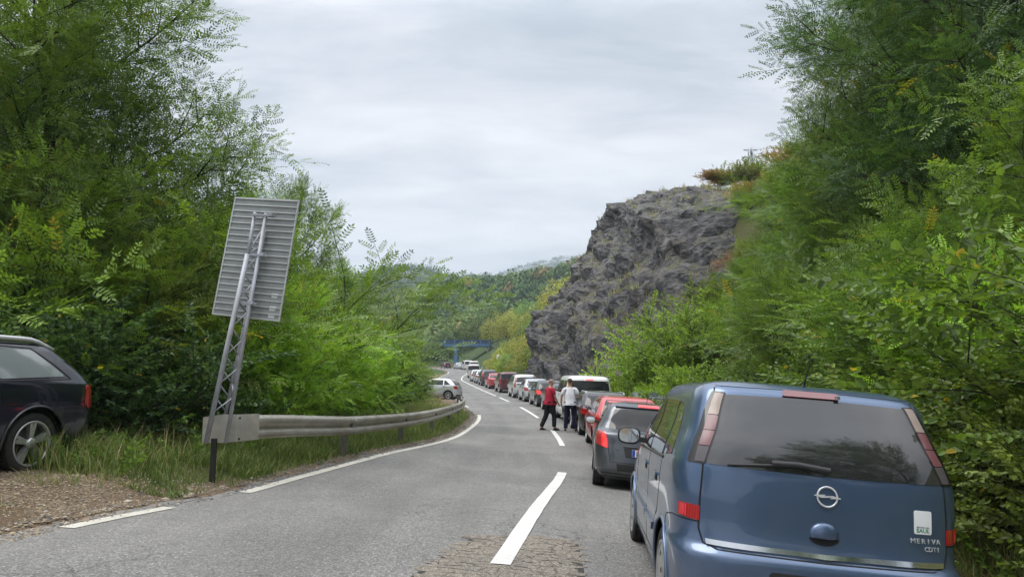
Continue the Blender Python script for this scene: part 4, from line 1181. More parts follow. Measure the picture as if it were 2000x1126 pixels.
# low weeds in the verge: tiny leafy plants joined into one mass
pos, dr, scl = [], [], []
for _ in range(260):
    y = random.uniform(8.2, 13.5); t = -random.uniform(4.6, 8.5)
    x = float(cx(y)) + t
    z = gz(x, y)
    for k in range(2):
        a = random.uniform(0, 6.28); pos.append((x, y, z + random.uniform(0, .12))); dr.append((math.cos(a), math.sin(a), random.uniform(.3, 1.6))); scl.append(random.uniform(.5, 1.0))
for _ in range(150):
    y = random.uniform(3.6, 12); x = float(cx(y)) + 4.1 + random.uniform(.1, 1.8)
    z = gz(x, y)
    for k in range(2):
        a = random.uniform(0, 6.28); pos.append((x, y, z + random.uniform(0, .12))); dr.append((math.cos(a), math.sin(a), random.uniform(.3, 1.6))); scl.append(random.uniform(.5, 1.0))
V, A = place_sprays('small', pos, dr, scl, .8)
o = tag(link(bpy.data.objects.new('weeds', quads_mesh('weeds', V, M['leaf'], A))), 'low leafy weeds among the verge grass', 'weeds', kind='stuff'); o.color = (*MD, 1)
# ------------------------------------------------------------------ cars
def unit_outline(n, nx, ny, asp):
    th = np.linspace(0, 2 * np.pi, 4001)
    c, s = np.cos(th), np.sin(th)
    X = np.sign(s) * np.abs(s) ** (2 / nx); Y = -np.sign(c) * np.abs(c) ** (2 / ny)   # starts at rear centre
    d = np.hypot(np.diff(X), np.diff(Y) * asp); L = np.concatenate([[0], np.cumsum(d)])
    return L, X, Y
class Car:
    """hull of stacked plan outlines: rows (z, half width, rear y, front y)"""
    def __init__(s, rows, nx=4.2, ny=13, off=(0, 0, 0)):
        r = np.array(rows, float)
        s.z = r[:, 0]; s.W = pchip(r[:, 0], r[:, 1]); s.R = pchip(r[:, 0], r[:, 2]); s.F = pchip(r[:, 0], r[:, 3])
        s.nx, s.ny = nx, ny
        s.w0 = max(r[:, 1]); s.l0 = (max(r[:, 3]) - min(r[:, 2])) / 2
        s.Ls, s.UX, s.UY = unit_outline(0, nx, ny, s.l0 / s.w0)
        s.zt = s.z[-1]
    def ring(s, z):
        yc = (s.R(z) + s.F(z)) / 2; a = (s.F(z) - s.R(z)) / 2
        return float(s.W(z)), float(yc), float(a)
    def body(s, name, m, parent, n=112, nz=56, wheels=(), wr=.36, zmin=None):
        zlo, zhi = s.z[0], s.z[-1]
        q = np.linspace(0, 1, nz); zs = zlo + (zhi - zlo) * (q * .55 + .45 * np.sin(q * np.pi / 2) ** 1)
        Lt = np.linspace(0, s.Ls[-1], n + 1)[:-1]
        ux = np.interp(Lt, s.Ls, s.UX); uy = np.interp(Lt, s.Ls, s.UY)
        P = np.zeros((nz, n, 3))
        for i, z in enumerate(zs):
            w, yc, a = s.ring(z)
            P[i, :, 0] = ux * w; P[i, :, 1] = yc + uy * a; P[i, :, 2] = z
        bm = bmesh.new()
        dl = []
        V = [[None] * n for _ in range(nz)]
        inside = np.zeros((nz, n), bool)
        cell = s.Ls[-1] * s.w0 / n
        for i in range(nz):
            for k in range(n):
                x, y, z = P[i, k]
                if abs(x) > s.w0 * .55:
                    for wy, wz in wheels:
                        d = math.hypot(y - wy, z - wz)
                        if d < wr + cell * .55:
                            f = wr / max(d, 1e-6)
                            if d > wr - cell * .55: y, z = wy + (y - wy) * f, wz + (z - wz) * f
                            inside[i, k] = True
                V[i][k] = bm.verts.new((x, y, z))
        for i in range(nz - 1):
            for k in range(n):
                k2 = (k + 1) % n
                if inside[i, k] and inside[i + 1, k] and inside[i, k2] and inside[i + 1, k2]: continue
                f = bm.faces.new((V[i][k], V[i][k2], V[i + 1][k2], V[i + 1][k])); f.smooth = True
        bm.faces.new(V[-1]).smooth = True
        bm.faces.new(V[0][::-1])
        bmesh.ops.delete(bm, geom=[v for v in bm.verts if not v.link_faces], context='VERTS')
        bmesh.ops.recalc_face_normals(bm, faces=bm.faces)
        return from_bm(name, bm, m, parent)
    # surface maps
    def rear(s, x, z):
        w, yc, a = s.ring(z); x = max(-w * .999, min(w * .999, x))
        return Vector((x, yc - a * (1 - abs(x / w) ** s.nx) ** (1 / s.ny), z))
    def front(s, x, z):
        w, yc, a = s.ring(z); x = max(-w * .999, min(w * .999, x))
        return Vector((x, yc + a * (1 - abs(x / w) ** s.nx) ** (1 / s.ny), z))
    def side(s, y, z, sg=-1):
        w, yc, a = s.ring(z); q = max(-.999, min(.999, (y - yc) / a))
        return Vector((sg * w * (1 - abs(q) ** s.ny) ** (1 / s.nx), y, z))
    def around(s, l, z):       # l = distance round the outline from the rear centre (negative: left side)
        w, yc, a = s.ring(z)
        L = abs(l) / s.w0
        return Vector((math.copysign(1, l) * float(np.interp(L, s.Ls, s.UX)) * w, yc + float(np.interp(L, s.Ls, s.UY)) * a, z))
    def normal(s, f, u, v):
        e = .004
        p = f(u, v); a = f(u + e, v) - f(u - e, v); b = f(u, v + e) - f(u, v - e)
        n = a.cross(b)
        if n.length < 1e-12: n = Vector((0, 0, 1))
        n.normalize()
        w, yc, aa = s.ring(p.z)
        if n.dot(Vector((p.x, p.y - yc, .25))) < 0: n = -n
        return n
    def patch(s, name, f, poly, m, parent, off=.004, th=.012, step=.07, rnd=0.0, smooth=True):
        if rnd: poly = round_poly(poly, rnd)
        bm = bmesh.new()
        bm.faces.new([bm.verts.new((a, b, 0)) for a, b in poly])
        us = [p[0] for p in poly]; vs_ = [p[1] for p in poly]
        for lo, hi, ax in ((min(us), max(us), 0), (min(vs_), max(vs_), 1)):
            k = int((hi - lo) / step)
            for i in range(1, k + 1):
                c = lo + (hi - lo) * i / (k + 1)
                co = Vector((c, 0, 0)) if ax == 0 else Vector((0, c, 0)); no = Vector((1, 0, 0)) if ax == 0 else Vector((0, 1, 0))
                bmesh.ops.bisect_plane(bm, geom=bm.verts[:] + bm.edges[:] + bm.faces[:], plane_co=co, plane_no=no)
        vmap = {}
        bnd = [e for e in bm.edges if len(e.link_faces) == 1]
        info = {v: (v.co.x, v.co.y) for v in bm.verts}
        inner = {}
        for v, (u, w_) in info.items():
            p = f(u, w_); n = s.normal(f, u, w_); v.co = p + n * off; inner[v] = p + n * (off - th)
        done = {}
        for e in bnd:
            a, b = e.verts
            for v in (a, b):
                if v not in done: done[v] = bm.verts.new(inner[v])
            bm.faces.new((a, b, done[b], done[a]))
        bm.faces.ensure_lookup_table()
        for fc_ in bm.faces:
            fc_.smooth = smooth and len(set(fc_.verts) & set(done.values())) == 0
        for e in bnd: e.smooth = False
        bmesh.ops.recalc_face_normals(bm, faces=bm.faces)
        # make sure the face looks outwards
        fc_ = max((q for q in bm.faces if q.smooth or True), key=lambda q: q.calc_area())
        c = fc_.calc_center_median()
        w, yc, aa = s.ring(min(max(c.z, s.z[0]), s.z[-1]))
        if fc_.normal.dot(Vector((c.x, c.y - yc, .25))) < 0: bmesh.ops.reverse_faces(bm, faces=bm.faces)
        return from_bm(name, bm, m, parent)
    def line(s, name, f, pts, w, m, parent, off=.002, step=.05, closed=False):
        """a narrow band along a path in (u,v)"""
        if closed: pts = list(pts) + [pts[0]]
        dense = []
        for (a, b), (c, d) in zip(pts[:-1], pts[1:]):
            k = max(1, int(math.hypot(c - a, d - b) / step))
            for i in range(k): dense.append((a + (c - a) * i / k, b + (d - b) * i / k))
        dense.append(pts[-1])
        C = [(f(u, v), s.normal(f, u, v)) for u, v in dense]
        bm = bmesh.new(); prev = None
        for i, (p, n) in enumerate(C):
            t = (C[min(i + 1, len(C) - 1)][0] - C[max(i - 1, 0)][0])
            if t.length < 1e-9: continue
            sd = n.cross(t.normalized()) * w / 2
            cur = [bm.verts.new(p + n * (off - .006) + sd), bm.verts.new(p + n * off + sd * .9), bm.verts.new(p + n * off - sd * .9), bm.verts.new(p + n * (off - .006) - sd)]
            if prev:
                for k in range(3):
                    fc_ = bm.faces.new((prev[k], prev[k + 1], cur[k + 1], cur[k])); fc_.smooth = True
            prev = cur
        bmesh.ops.recalc_face_normals(bm, faces=bm.faces)
        return from_bm(name, bm, m, parent)
def round_poly(poly, r, n=4):
    out = []
    k = len(poly)
    for i in range(k):
        p0, p1, p2 = Vector(poly[i - 1]), Vector(poly[i]), Vector(poly[(i + 1) % k])
        a, b = p0 - p1, p2 - p1
        rr_ = min(r, a.length * .45, b.length * .45)
        s0, s1 = p1 + a.normalized() * rr_, p1 + b.normalized() * rr_
        for j in range(n + 1):
            t = j / n; q = s0 * (1 - t) ** 2 + p1 * 2 * t * (1 - t) + s1 * t * t
            out.append((q.x, q.y))
    return out

def make_wheel(parent, x, y, r=.32, w=.2, spokes=10, rimc='rim', style='alloy', rimr=.70):
    """axis along local X; outer face towards sign of x"""
    sg = 1 if x > 0 else -1
    wh = bpy.data.objects.new('wheel', None); wh.empty_display_size = .1
    link(wh, parent); wh.location = (x, y, r)
    key = (round(r, 3), round(w, 3), spokes, rimc, style, rimr, sg)
    if key not in WC:
        Mx = Matrix.Diagonal((sg, 1, 1, 1))
        bm = bmesh.new()
        ri = r * rimr
        prof = [(ri, -w), (ri + .01, -w * 1.0), (r * .93, -w * 1.0), (r, -w * .93), (r, -w * .80), (r - .006, -w * .79), (r - .006, -w * .76), (r, -w * .75), (r, -w * .52), (r - .006, -w * .51), (r - .006, -w * .49), (r, -w * .48), (r, -w * .25), (r - .006, -w * .24), (r - .006, -w * .21), (r, -w * .2), (r, -w * .07), (r * .96, -.006), (r * .90, 0), (ri + .03, .002), (ri + .008, -.004), (ri, -.012)]
        add_lathe(bm, prof, 40, Mx)
        bmesh.ops.recalc_face_normals(bm, faces=bm.faces)
        ty = bpy.data.meshes.new('tyre'); bm.to_mesh(ty); bm.free(); ty.materials.append(M['rubber'])
        bm = bmesh.new()
        add_lathe(bm, [(ri + .002, -.004), (ri - .002, .002), (ri - .018, -.002), (ri - .024, -.03), (ri - .02, -w * .9)], 40, Mx)
        def spoke(a0, wi, wo):
            for a in a0:
                c, s_ = math.cos(a), math.sin(a)
                def pt(rad, off, xx): return (sg * xx, rad * c - off * s_, rad * s_ + off * c)
                ro, rh = ri - .016, r * .12
                xo, xh = -.012, -.028
                v = [bm.verts.new(pt(rh, -wi, xh)), bm.verts.new(pt(rh, wi, xh)), bm.verts.new(pt(ro, wo, xo)), bm.verts.new(pt(ro, -wo, xo))]
                vb = [bm.verts.new(pt(rh, -wi * 1.25, xh - .045)), bm.verts.new(pt(rh, wi * 1.25, xh - .045)), bm.verts.new(pt(ro, wo * 1.3, xo - .045)), bm.verts.new(pt(ro, -wo * 1.3, xo - .045))]
                bm.faces.new(v)
                for k in range(4): bm.faces.new((v[k], vb[k], vb[(k + 1) % 4], v[(k + 1) % 4]))
        if style == 'twin':
            for i in range(spokes):
                a = 2 * math.pi * i / spokes + .3
                spoke([a - .115, a + .115], r * .05, r * .058)
        elif style == 'cap':
            add_lathe(bm, [(ri - .02, -.01), (r * .48, .004), (r * .40, -.004), (r * .12, .006), (.001, .008)], 40, Mx)
        else:
            spoke([2 * math.pi * i / spokes for i in range(spokes)], r * .05, r * .075 if spokes < 8 else r * .05)
        add_lathe(bm, [(r * .19, -.05), (r * .19, -.02), (r * .16, -.008), (.001, -.004)], 20, Mx)
        bmesh.ops.recalc_face_normals(bm, faces=bm.faces)
        rm_ = bpy.data.meshes.new('rim'); bm.to_mesh(rm_); bm.free(); rm_.materials.append(M[rimc])
        bm = bmesh.new()
        add_lathe(bm, [(ri - .025, -.09), (.002, -.085)], 24, Mx); add_lathe(bm, [(ri * .78, -.085), (ri * .78, -.07), (ri * .35, -.068), (.002, -.066)], 24, Mx)
        bk = bpy.data.meshes.new('brake_disc'); bm.to_mesh(bk); bm.free(); bk.materials.append(M['hub'])
        if style == 'cap':      # dark slots round the hub cap
            bm = bmesh.new()
            for i in range(9):
                a = 2 * math.pi * i / 9
                for q in range(1):
                    c, s_ = math.cos(a), math.sin(a)
                    vv_ = [(.0085, ri * .70, -.012), (.0085, ri * .70, .012), (.0045, ri * .86, .02), (.0045, ri * .86, -.02)]
                    bm.faces.new([bm.verts.new((sg * (xx + .006), rad * c - o * s_, rad * s_ + o * c)) for xx, rad, o in vv_])
            bk = bpy.data.meshes.new('cap_slot'); bm.to_mesh(bk); bm.free(); bk.materials.append(M['hub'])
        WC[key] = (ty, rm_, bk)
    ty, rm_, bk = WC[key]
    link(bpy.data.objects.new('tyre', ty), wh); link(bpy.data.objects.new('rim', rm_), wh); link(bpy.data.objects.new('brake_disc', bk), wh)
    return wh
WC = {}
def wheel_well(parent, x, y, zc, r, depth=.24):
    sg = 1 if x > 0 else -1
    bm = bmesh.new(); seg = 24; pr_ = []
    for k in range(seg + 1):
        a = -.5 + (math.pi + 1.0) * k / seg
        pr_.append((y + r * math.cos(a), max(.17, zc + r * math.sin(a))))
    o = [bm.verts.new((x, a, b)) for a, b in pr_]; i = [bm.verts.new((x - sg * depth, a, b)) for a, b in pr_]
    for k in range(seg): bm.faces.new((o[k], o[k + 1], i[k + 1], i[k]))
    bm.faces.new(i)
    return from_bm('wheel_well', bm, M['black'], parent)
def side_mirror(c, parent, y, z, sg, w=.2, h=.13, shell='paint', col=None):
    p = c.side(y, z, sg)
    bm = bmesh.new()
    r = bmesh.ops.create_uvsphere(bm, u_segments=16, v_segments=10, radius=1)
    for v in r['verts']:
        x, y_, z_ = v.co
        f = lambda q, e: math.copysign(abs(q) ** e, q)
        v.co = Vector((f(x, .7) * w / 2 * (1 - .25 * max(0, y_)), (y_ * .075 if y_ > 0 else y_ * .015), f(z_, .75) * h / 2))
    cen = Vector((p.x + sg * (w / 2 + .03), y - .01, z + h * .38))
    for v in bm.verts: v.co += cen
    for f_ in bm.faces: f_.smooth = True
    bmesh.ops.create_cube(bm, size=1, matrix=Matrix.Translation((p.x + sg * .02, y + .01, z + .03)) @ Matrix.Diagonal((.10, .07, .045, 1)))
    sh = from_bm('mirror', bm, M[shell], parent)
    bm = bmesh.new()
    n = 20; vsx = []
    for k in range(n):
        a = 2 * math.pi * k / n
        vsx.append(bm.verts.new((cen.x + math.copysign(abs(math.cos(a)) ** .7, math.cos(a)) * w * .43, cen.y - .0165, cen.z + math.copysign(abs(math.sin(a)) ** .75, math.sin(a)) * h * .40)))
    bm.faces.new(vsx); bmesh.ops.recalc_face_normals(bm, faces=bm.faces)
    if bm.faces[:][0].normal.y > 0: bmesh.ops.reverse_faces(bm, faces=bm.faces)
    from_bm('mirror_glass', bm, M['mirror'], sh)
def text_obj(name, s, size, m, parent, loc, nrm, up=(0, 0, 1), extrude=.0015, sx=1.0, align='CENTER', bold=0.0):
    cu = bpy.data.curves.new(name, 'FONT'); cu.body = s; cu.size = size; cu.extrude = extrude; cu.align_x = align; cu.align_y = 'CENTER'; cu.offset = bold
    cu.resolution_u = 3
    tmp = bpy.data.objects.new(name, cu); COL.objects.link(tmp)
    bpy.context.view_layer.update()
    dg = bpy.context.evaluated_depsgraph_get()
    me = bpy.data.meshes.new_from_object(tmp.evaluated_get(dg)); me.name = name
    bpy.data.objects.remove(tmp); bpy.data.curves.remove(cu)
    me.materials.clear(); me.materials.append(m)
    n = Vector(nrm).normalized(); u = Vector(up); x = u.cross(n).normalized(); u = n.cross(x)
    Mx = Matrix((x * sx, u, n)).transposed().to_4x4(); Mx.translation = Vector(loc)
    me.transform(Mx)
    return link(bpy.data.objects.new(name, me), parent)
def plate(c, parent, x, z, chars='', w=.52, h=.11, f=None, blue=True):
    f = f or c.rear
    p = f(x, z); n = c.normal(f, x, z); n.z *= .3; n.x = 0; n.normalize()
    xx = Vector((0, 0, 1)).cross(n).normalized(); up = n.cross(xx)
    Mx = Matrix((xx, up, n)).transposed().to_4x4(); Mx.translation = p + n * .022
    bm = bmesh.new(); add_box(bm, (0, 0, 0), (w, h, .012)); bm.transform(Mx)
    pl = from_bm('licence_plate', bm, M['plate'], parent)
    if blue:
        bm = bmesh.new(); add_box(bm, (-w / 2 + .024, 0, .0072), (.044, h * .94, .002)); bm.transform(Mx); from_bm('blue_band', bm, M['plateblue'], pl)
    if chars:
        text_obj('plate_number', chars, .1, M['ink'], pl, Mx @ Vector((-w / 2 + .06, 0, .0075)), n, tuple(up), .0006, .85, 'LEFT')
    return pl

T_HATCH = dict(rows=[(.18, .74, .12, 4.05), (.26, .80, .03, 4.16), (.40, .86, .0, 4.20), (.58, .872, .02, 4.19), (.70, .872, .05, 4.10), (.78, .865, .07, 3.85), (.86, .86, .10, 3.45), (.95, .845, .14, 3.05), (1.10, .79, .26, 2.78), (1.25, .72, .42, 2.48), (1.36, .665, .58, 2.18), (1.42, .60, .78, 1.9), (1.45, .45, 1.0, 1.65), (1.46, .02, 1.3, 1.35)],
    ws=(.98, 1.36), wy=(.42, 2.75), pil=(1.05, 1.98), rg=(1.0, 1.37), L=4.2, wb=(.72, 3.32), r=.31)
T_SEDAN = dict(rows=[(.18, .74, .12, 4.35), (.26, .80, .03, 4.46), (.40, .865, .0, 4.50), (.60, .875, .01, 4.48), (.72, .875, .02, 4.35), (.80, .87, .03, 4.05), (.88, .86, .04, 3.65), (.95, .85, .08, 3.3), (1.0, .83, .50, 3.15), (1.10, .79, .85, 2.95), (1.25, .71, 1.12, 2.65), (1.36, .65, 1.42, 2.35), (1.41, .58, 1.65, 2.1), (1.44, .42, 1.85, 1.95), (1.45, .02, 1.9, 1.92)],
    ws=(1.0, 1.34), wy=(.98, 2.95), pil=(1.45, 2.25), rg=(1.03, 1.35), L=4.5, wb=(.95, 3.62), r=.315)
T_ESTATE = dict(rows=[(.18, .76, .12, 4.40), (.26, .82, .03, 4.52), (.42, .87, .0, 4.55), (.60, .88, .02, 4.54), (.72, .882, .05, 4.4), (.80, .878, .06, 4.1), (.88, .87, .07, 3.7), (.96, .855, .10, 3.3), (1.10, .80, .22, 3.0), (1.25, .735, .38, 2.7), (1.36, .675, .55, 2.4), (1.42, .61, .75, 2.1), (1.45, .46, 1.0, 1.85), (1.46, .02, 1.5, 1.6)],
    ws=(.98, 1.36), wy=(.40, 3.0), pil=(1.25, 2.18), rg=(1.0, 1.37), L=4.55, wb=(.95, 3.60), r=.32)
T_MPV = dict(rows=[(.18, .76, .12, 3.90), (.28, .82, .03, 4.02), (.45, .845, .0, 4.05), (.62, .85, .02, 4.03), (.78, .85, .04, 3.85), (.90, .845, .06, 3.55), (1.02, .835, .08, 3.2), (1.20, .79, .14, 2.9), (1.38, .73, .24, 2.55), (1.50, .68, .36, 2.25), (1.57, .60, .55, 1.95), (1.61, .42, .9, 1.6), (1.62, .02, 1.2, 1.3)],
    ws=(1.08, 1.50), wy=(.35, 2.8), pil=(1.0, 1.9), rg=(1.1, 1.50), L=4.05, wb=(.75, 3.35), r=.31)
T_SUV = dict(rows=[(.24, .80, .12, 4.35), (.34, .86, .03, 4.47), (.50, .90, .0, 4.50), (.70, .905, .02, 4.49), (.85, .90, .04, 4.35), (.95, .89, .05, 4.0), (1.05, .88, .08, 3.4), (1.20, .84, .16, 3.1), (1.38, .79, .28, 2.8), (1.55, .73, .42, 2.45), (1.63, .65, .6, 2.15), (1.67, .48, .9, 1.8), (1.68, .02, 1.3, 1.4)],
    ws=(1.1, 1.54), wy=(.42, 3.0), pil=(1.15, 2.1), rg=(1.12, 1.55), L=4.5, wb=(.85, 3.55), r=.35)
T_VAN = dict(rows=[(.22, .84, .10, 4.72), (.32, .90, .03, 4.84), (.50, .945, .0, 4.89), (.75, .95, .01, 4.88), (.92, .95, .015, 4.70), (1.05, .948, .02, 4.30), (1.15, .945, .03, 4.02), (1.35, .92, .06, 3.78), (1.60, .88, .11, 3.48), (1.80, .83, .17, 3.15), (1.88, .77, .24, 2.9), (1.93, .60, .5, 2.4), (1.95, .03, 1.3, 1.5)],
    ws=(1.18, 1.72), wy=(.35, 3.85), pil=(1.45, 2.75), rg=(1.12, 1.74), L=4.9, wb=(1.0, 4.0), r=.33)
T_JEEP = dict(T_SUV, rows=[(.26, .80, .10, 4.3), (.36, .86, .03, 4.42), (.55, .885, .0, 4.45), (.80, .89, .01, 4.44), (.95, .885, .015, 4.38), (1.04, .88, .02, 3.9), (1.12, .87, .03, 3.25), (1.25, .84, .06, 3.05), (1.42, .80, .11, 2.85), (1.60, .76, .17, 2.55), (1.68, .69, .28, 2.3), (1.73, .50, .6, 1.9), (1.74, .03, 1.1, 1.3)], rg=(1.18, 1.58), ws=(1.16, 1.60))

def lerp(a, b, t): return a + (b - a) * t
def generic(name, T, col, label, cat, lamp='red', high=None, detail=1, lamps='corner', rim='alloy', rails=None, solid=False, group=None, mirrors=True, platex=0, platez=.62, chars='', ant=True, roofcol=None, trim=None):
    rows = T['rows']; c = Car(rows)
    root = empty(name, label=label, cat=cat, group=group)
    wy_ = T['wb']; r = T['r']
    n, nz = (96, 46) if detail else (72, 34)
    c.body('body', M['paint_solid' if solid else 'paint'], root, n, nz, [(wy_[0], r), (wy_[1], r)], r * 1.17)
    H = rows[-1][0]
    for sg in (-1, 1):
        for y in wy_:
            xw = sg * (float(c.W(r)) * .985)
            make_wheel(root, xw, y, r, .2, 7 if rim == 'alloy' else 5, 'rim', rim, .68)
            wheel_well(root, sg * (float(c.W(r)) - .03), y, r, r * 1.17)
    # glass
    z0_, z1_ = T['ws']
    zr0, zr1 = T['rg']
    inset = .085
    wr0, wr1 = float(c.W(zr0)) - inset - .03, float(c.W(zr1)) - inset
    c.patch('rear_window', c.rear, [(-wr0, zr0), (wr0, zr0), (wr1, zr1), (-wr1, zr1)], M['glass'], root, .003, .012, .09, .05)
    fw0, fw1 = float(c.W(z0_ + .04)) - .07, float(c.W(z1_)) - .06
    c.patch('windscreen', c.front, [(-fw0, z0_ + .04), (fw0, z0_ + .04), (fw1, z1_), (-fw1, z1_)], M['glass'], root, .003, .012, .12, .05)
    zb, zt = z0_ + .02, z1_ + .0
    def yr_e(z): return float(c.R(z)) + .40
    def yf_e(z): return float(c.F(z)) - .42
    p1, p2 = T['pil']
    for sg in (-1, 1):
        f = lambda u, v, sg=sg: c.side(u, v, sg)
        tt = [0, .5, 1]
        c.patch('side_window', f, [(max(yr_e(zb), T['wy'][0] + .05), zb + .03), (p1 - .05, zb), (p1 - .02, zt), (yr_e(zt), zt)], M['glass'], root, .003, .01, .12, .04)
        c.patch('side_window', f, [(p1 + .03, zb), (p2 - .04, zb), (p2 - .06, zt), (p1 + .05, zt)], M['glass'], root, .003, .01, .12, .03)
        c.patch('side_window', f, [(p2 + .04, zb), (yf_e(zb), zb)] + [(yf_e(lerp(zb, zt, k)), lerp(zb, zt, k)) for k in (.5, 1)] + [(p2 + .02, zt)], M['glass'], root, .003, .01, .12, .03)
        if detail:
            for yl in (p2, p1):
                c.line('door_seam', f, [(yl, .36), (yl + .02, zb - .03)], .008, M['seam'], root, .0015, .1)
            c.patch('door_handle', f, [(p2 + .08 - .30, zb - .12), (p2 - .06, zb - .12), (p2 - .06, zb - .08), (p2 - .22, zb - .08)], M['black'], root, .02, .03, .1, .01)
            c.patch('door_handle', f, [(p1 - .16 + .02, zb - .12), (p1 + .06 - .02, zb - .12), (p1 + .04, zb - .08), (p1 - .14, zb - .08)], M['black'], root, .02, .03, .1, .01)
        if mirrors:
            side_mirror(c, root, yf_e(zb) - .16, zb + .02, sg, .19, .13, 'black')
        # lamps
        w = c.w0
        L1 = w * 1.02
        if lamps == 'corner': q = [(.56, zr0 - .30), (L1 + .03, zr0 - .27), (L1 + .16, zr0 - .05), (.66, zr0 - .10)]
        elif lamps == 'high': q = [(w * .84, zr0 - .42), (L1 - .02, zr0 - .42), (L1 + .04, zr0 + .12), (w * .86, zr0 + .10)]
        elif lamps == 'tall': q = [(w * .86, .75), (L1 - .04, .75), (L1 - .02, zr1 - .10), (w * .82, zr1 - .12)]
        elif lamps == 'van': q = [(w * .86, .72), (L1 - .03, .72), (L1 - .01, 1.12), (w * .86, 1.12)]
        elif lamps == 'box': q = [(w * .84, .78), (L1 - .03, .78), (L1 - .01, zr0 - .02), (w * .84, zr0 - .02)]
        q = [(sg * a, b) for a, b in q]
        if sg < 0: q = q[::-1]
        c.patch('tail_lamp', c.around, q, M[lamp], root, .008, .02, .06, .03)
        c.patch('headlamp', c.front, [(sg * w * .58, .60), (sg * w * .93, .62), (sg * w * .93, .74), (sg * w * .60, .71)][::sg], M['clear'], root, .006, .02, .08, .02)
    if high: c.patch('brake_light', c.rear, [(-.15, zr1 + .018), (.15, zr1 + .018), (.15, zr1 + .048), (-.15, zr1 + .048)], M[high], root, .012, .03, .1)
    wb_ = float(c.W(.36))
    c.patch('bumper_trim', c.around, [(-wb_ * .98, .24), (wb_ * .98, .24), (wb_ * .98, .34), (-wb_ * .98, .34)], M['black'], root, .006, .03, .08)
    c.line('tailgate_seam', c.rear, [(-wr0 - .02, zr0 + .1), (-w * .82, zr0 - .06), (-w * .80, .56), (w * .80, .56), (w * .82, zr0 - .06), (wr0 + .02, zr0 + .1)], .008, M['seam'], root, .0018, .08)
    plate(c, root, platex, platez, chars)
    if detail:
        c.line('wiper', c.rear, [(-.02, zr0 + .02), (wr0 * .65, zr0 + .05)], .016, M['black'], root, .022, .1)
        if ant:
            bm = bmesh.new(); yy_ = float(c.R(zr1)) + .35
            add_tube(bm, [(0, yy_, H - .02), (0, yy_ - .10, H + .20)], [.006, .003], 5); from_bm('aerial', bm, M['black'], root)
    if rails:
        for sg in (-1, 1):
            bm = bmesh.new(); zz_ = rows[-4][0]; pts = []
            xs_ = float(c.W(zz_)) * .93
            for k in range(9):
                t = k / 8; y = lerp(float(c.R(zz_)) + .15, float(c.F(zz_)) - .25, t)
                p = c.side(y, zz_, sg); pts.append((p.x * .95, y, zz_ + .075 - .055 * (abs(t - .5) * 2) ** 6))
            add_tube(bm, pts, .016, 6); from_bm('roof_rail', bm, M[rails], root)
    setcol(root, col)
    return root, c
def put(root, t, y, ahead=None, dyaw=0, flip=False):
    """stand a car on the road with its rear bumper at (t, y)"""
    x, z = xz_at(t, y)
    y2 = y + 4.2
    x2, z2 = xz_at(t, y2)
    yaw = math.atan2(-(x2 - x), y2 - y)
    pitch = math.atan2(z2 - z, math.hypot(x2 - x, y2 - y))
    ym = y + 2
    roll = -math.atan(float(bank(ym)))
    z -= 0
    root.rotation_mode = 'XYZ'
    Mx = Matrix.Rotation(yaw + dyaw, 4, 'Z') @ Matrix.Rotation(pitch, 4, 'X') @ Matrix.Rotation(roll, 4, 'Y')
    root.rotation_euler = Mx.to_euler()
    root.location = (x, y, z)
def put_xy(root, x, y, yaw, z=None, pitch=0, roll=0):
    z = gz(x, y) if z is None else z
    root.rotation_euler = (Matrix.Rotation(yaw, 4, 'Z') @ Matrix.Rotation(pitch, 4, 'X') @ Matrix.Rotation(roll, 4, 'Y')).to_euler()
    root.location = (x, y, z)
Q = 'cars queuing in the right lane'
# ---- blue minivan, nearest in the queue
BLUE = (.060, .106, .195)
rows = [(.18, .76, .14, 3.88), (.24, .81, .06, 3.98), (.40, .838, .004, 4.02), (.56, .846, .0, 4.03), (.605, .847, .004, 4.0), (.630, .844, .024, 3.97), (.650, .838, .052, 3.96), (.79, .841, .080, 3.82), (.82, .841, .082, 3.76), (.92, .842, .088, 3.5), (1.0, .838, .096, 3.25), (1.09, .828, .108, 3.02), (1.20, .795, .145, 2.86), (1.32, .752, .205, 2.68), (1.44, .725, .280, 2.45), (1.53, .70, .335, 2.25), (1.582, .665, .375, 2.08), (1.618, .58, .46, 1.85), (1.638, .40, .64, 1.58), (1.645, .02, 1.05, 1.2)]
mv = Car(rows, 4.6, 15)
van = empty('blue_minivan', label='blue metallic minivan with tinted rear window, nearest car of the queue', cat='car', group=Q)
mv.body('body', M['paint'], van, 200, 100, [(.78, .31), (3.40, .31)], .365)
for sg in (-1, 1):
    for y in (.78, 3.40):
        make_wheel(van, sg * .835, y, .31, .195, 9, 'rim', 'cap', .70); wheel_well(van, sg * .80, y, .31, .365)
mv.patch('rear_window', mv.rear, [(-.668, 1.115), (-.3, 1.108), (0, 1.106), (.3, 1.108), (.668, 1.115), (.648, 1.25), (.618, 1.40), (.590, 1.535), (0, 1.552), (-.590, 1.535), (-.618, 1.40), (-.648, 1.25)], M['film'], van, .005, .02, .05, .02)
mv.line('tailgate_seam', mv.rear, [(-.592, 1.612), (-.602, 1.54), (-.634, 1.40), (-.668, 1.25), (-.688, 1.11), (-.70, .90), (-.700, .74), (-.675, .665), (-.60, .640), (0, .634), (.60, .640), (.675, .665), (.700, .74), (.70, .90), (.688, 1.11), (.668, 1.25), (.634, 1.40), (.602, 1.54), (.592, 1.612)], .011, M['seam'], van, .0018, .03)
mv.line('roof_seam', mv.rear, [(-.59, 1.590), (0, 1.60), (.59, 1.590)], .006, M['seam'], van, .0015, .04)
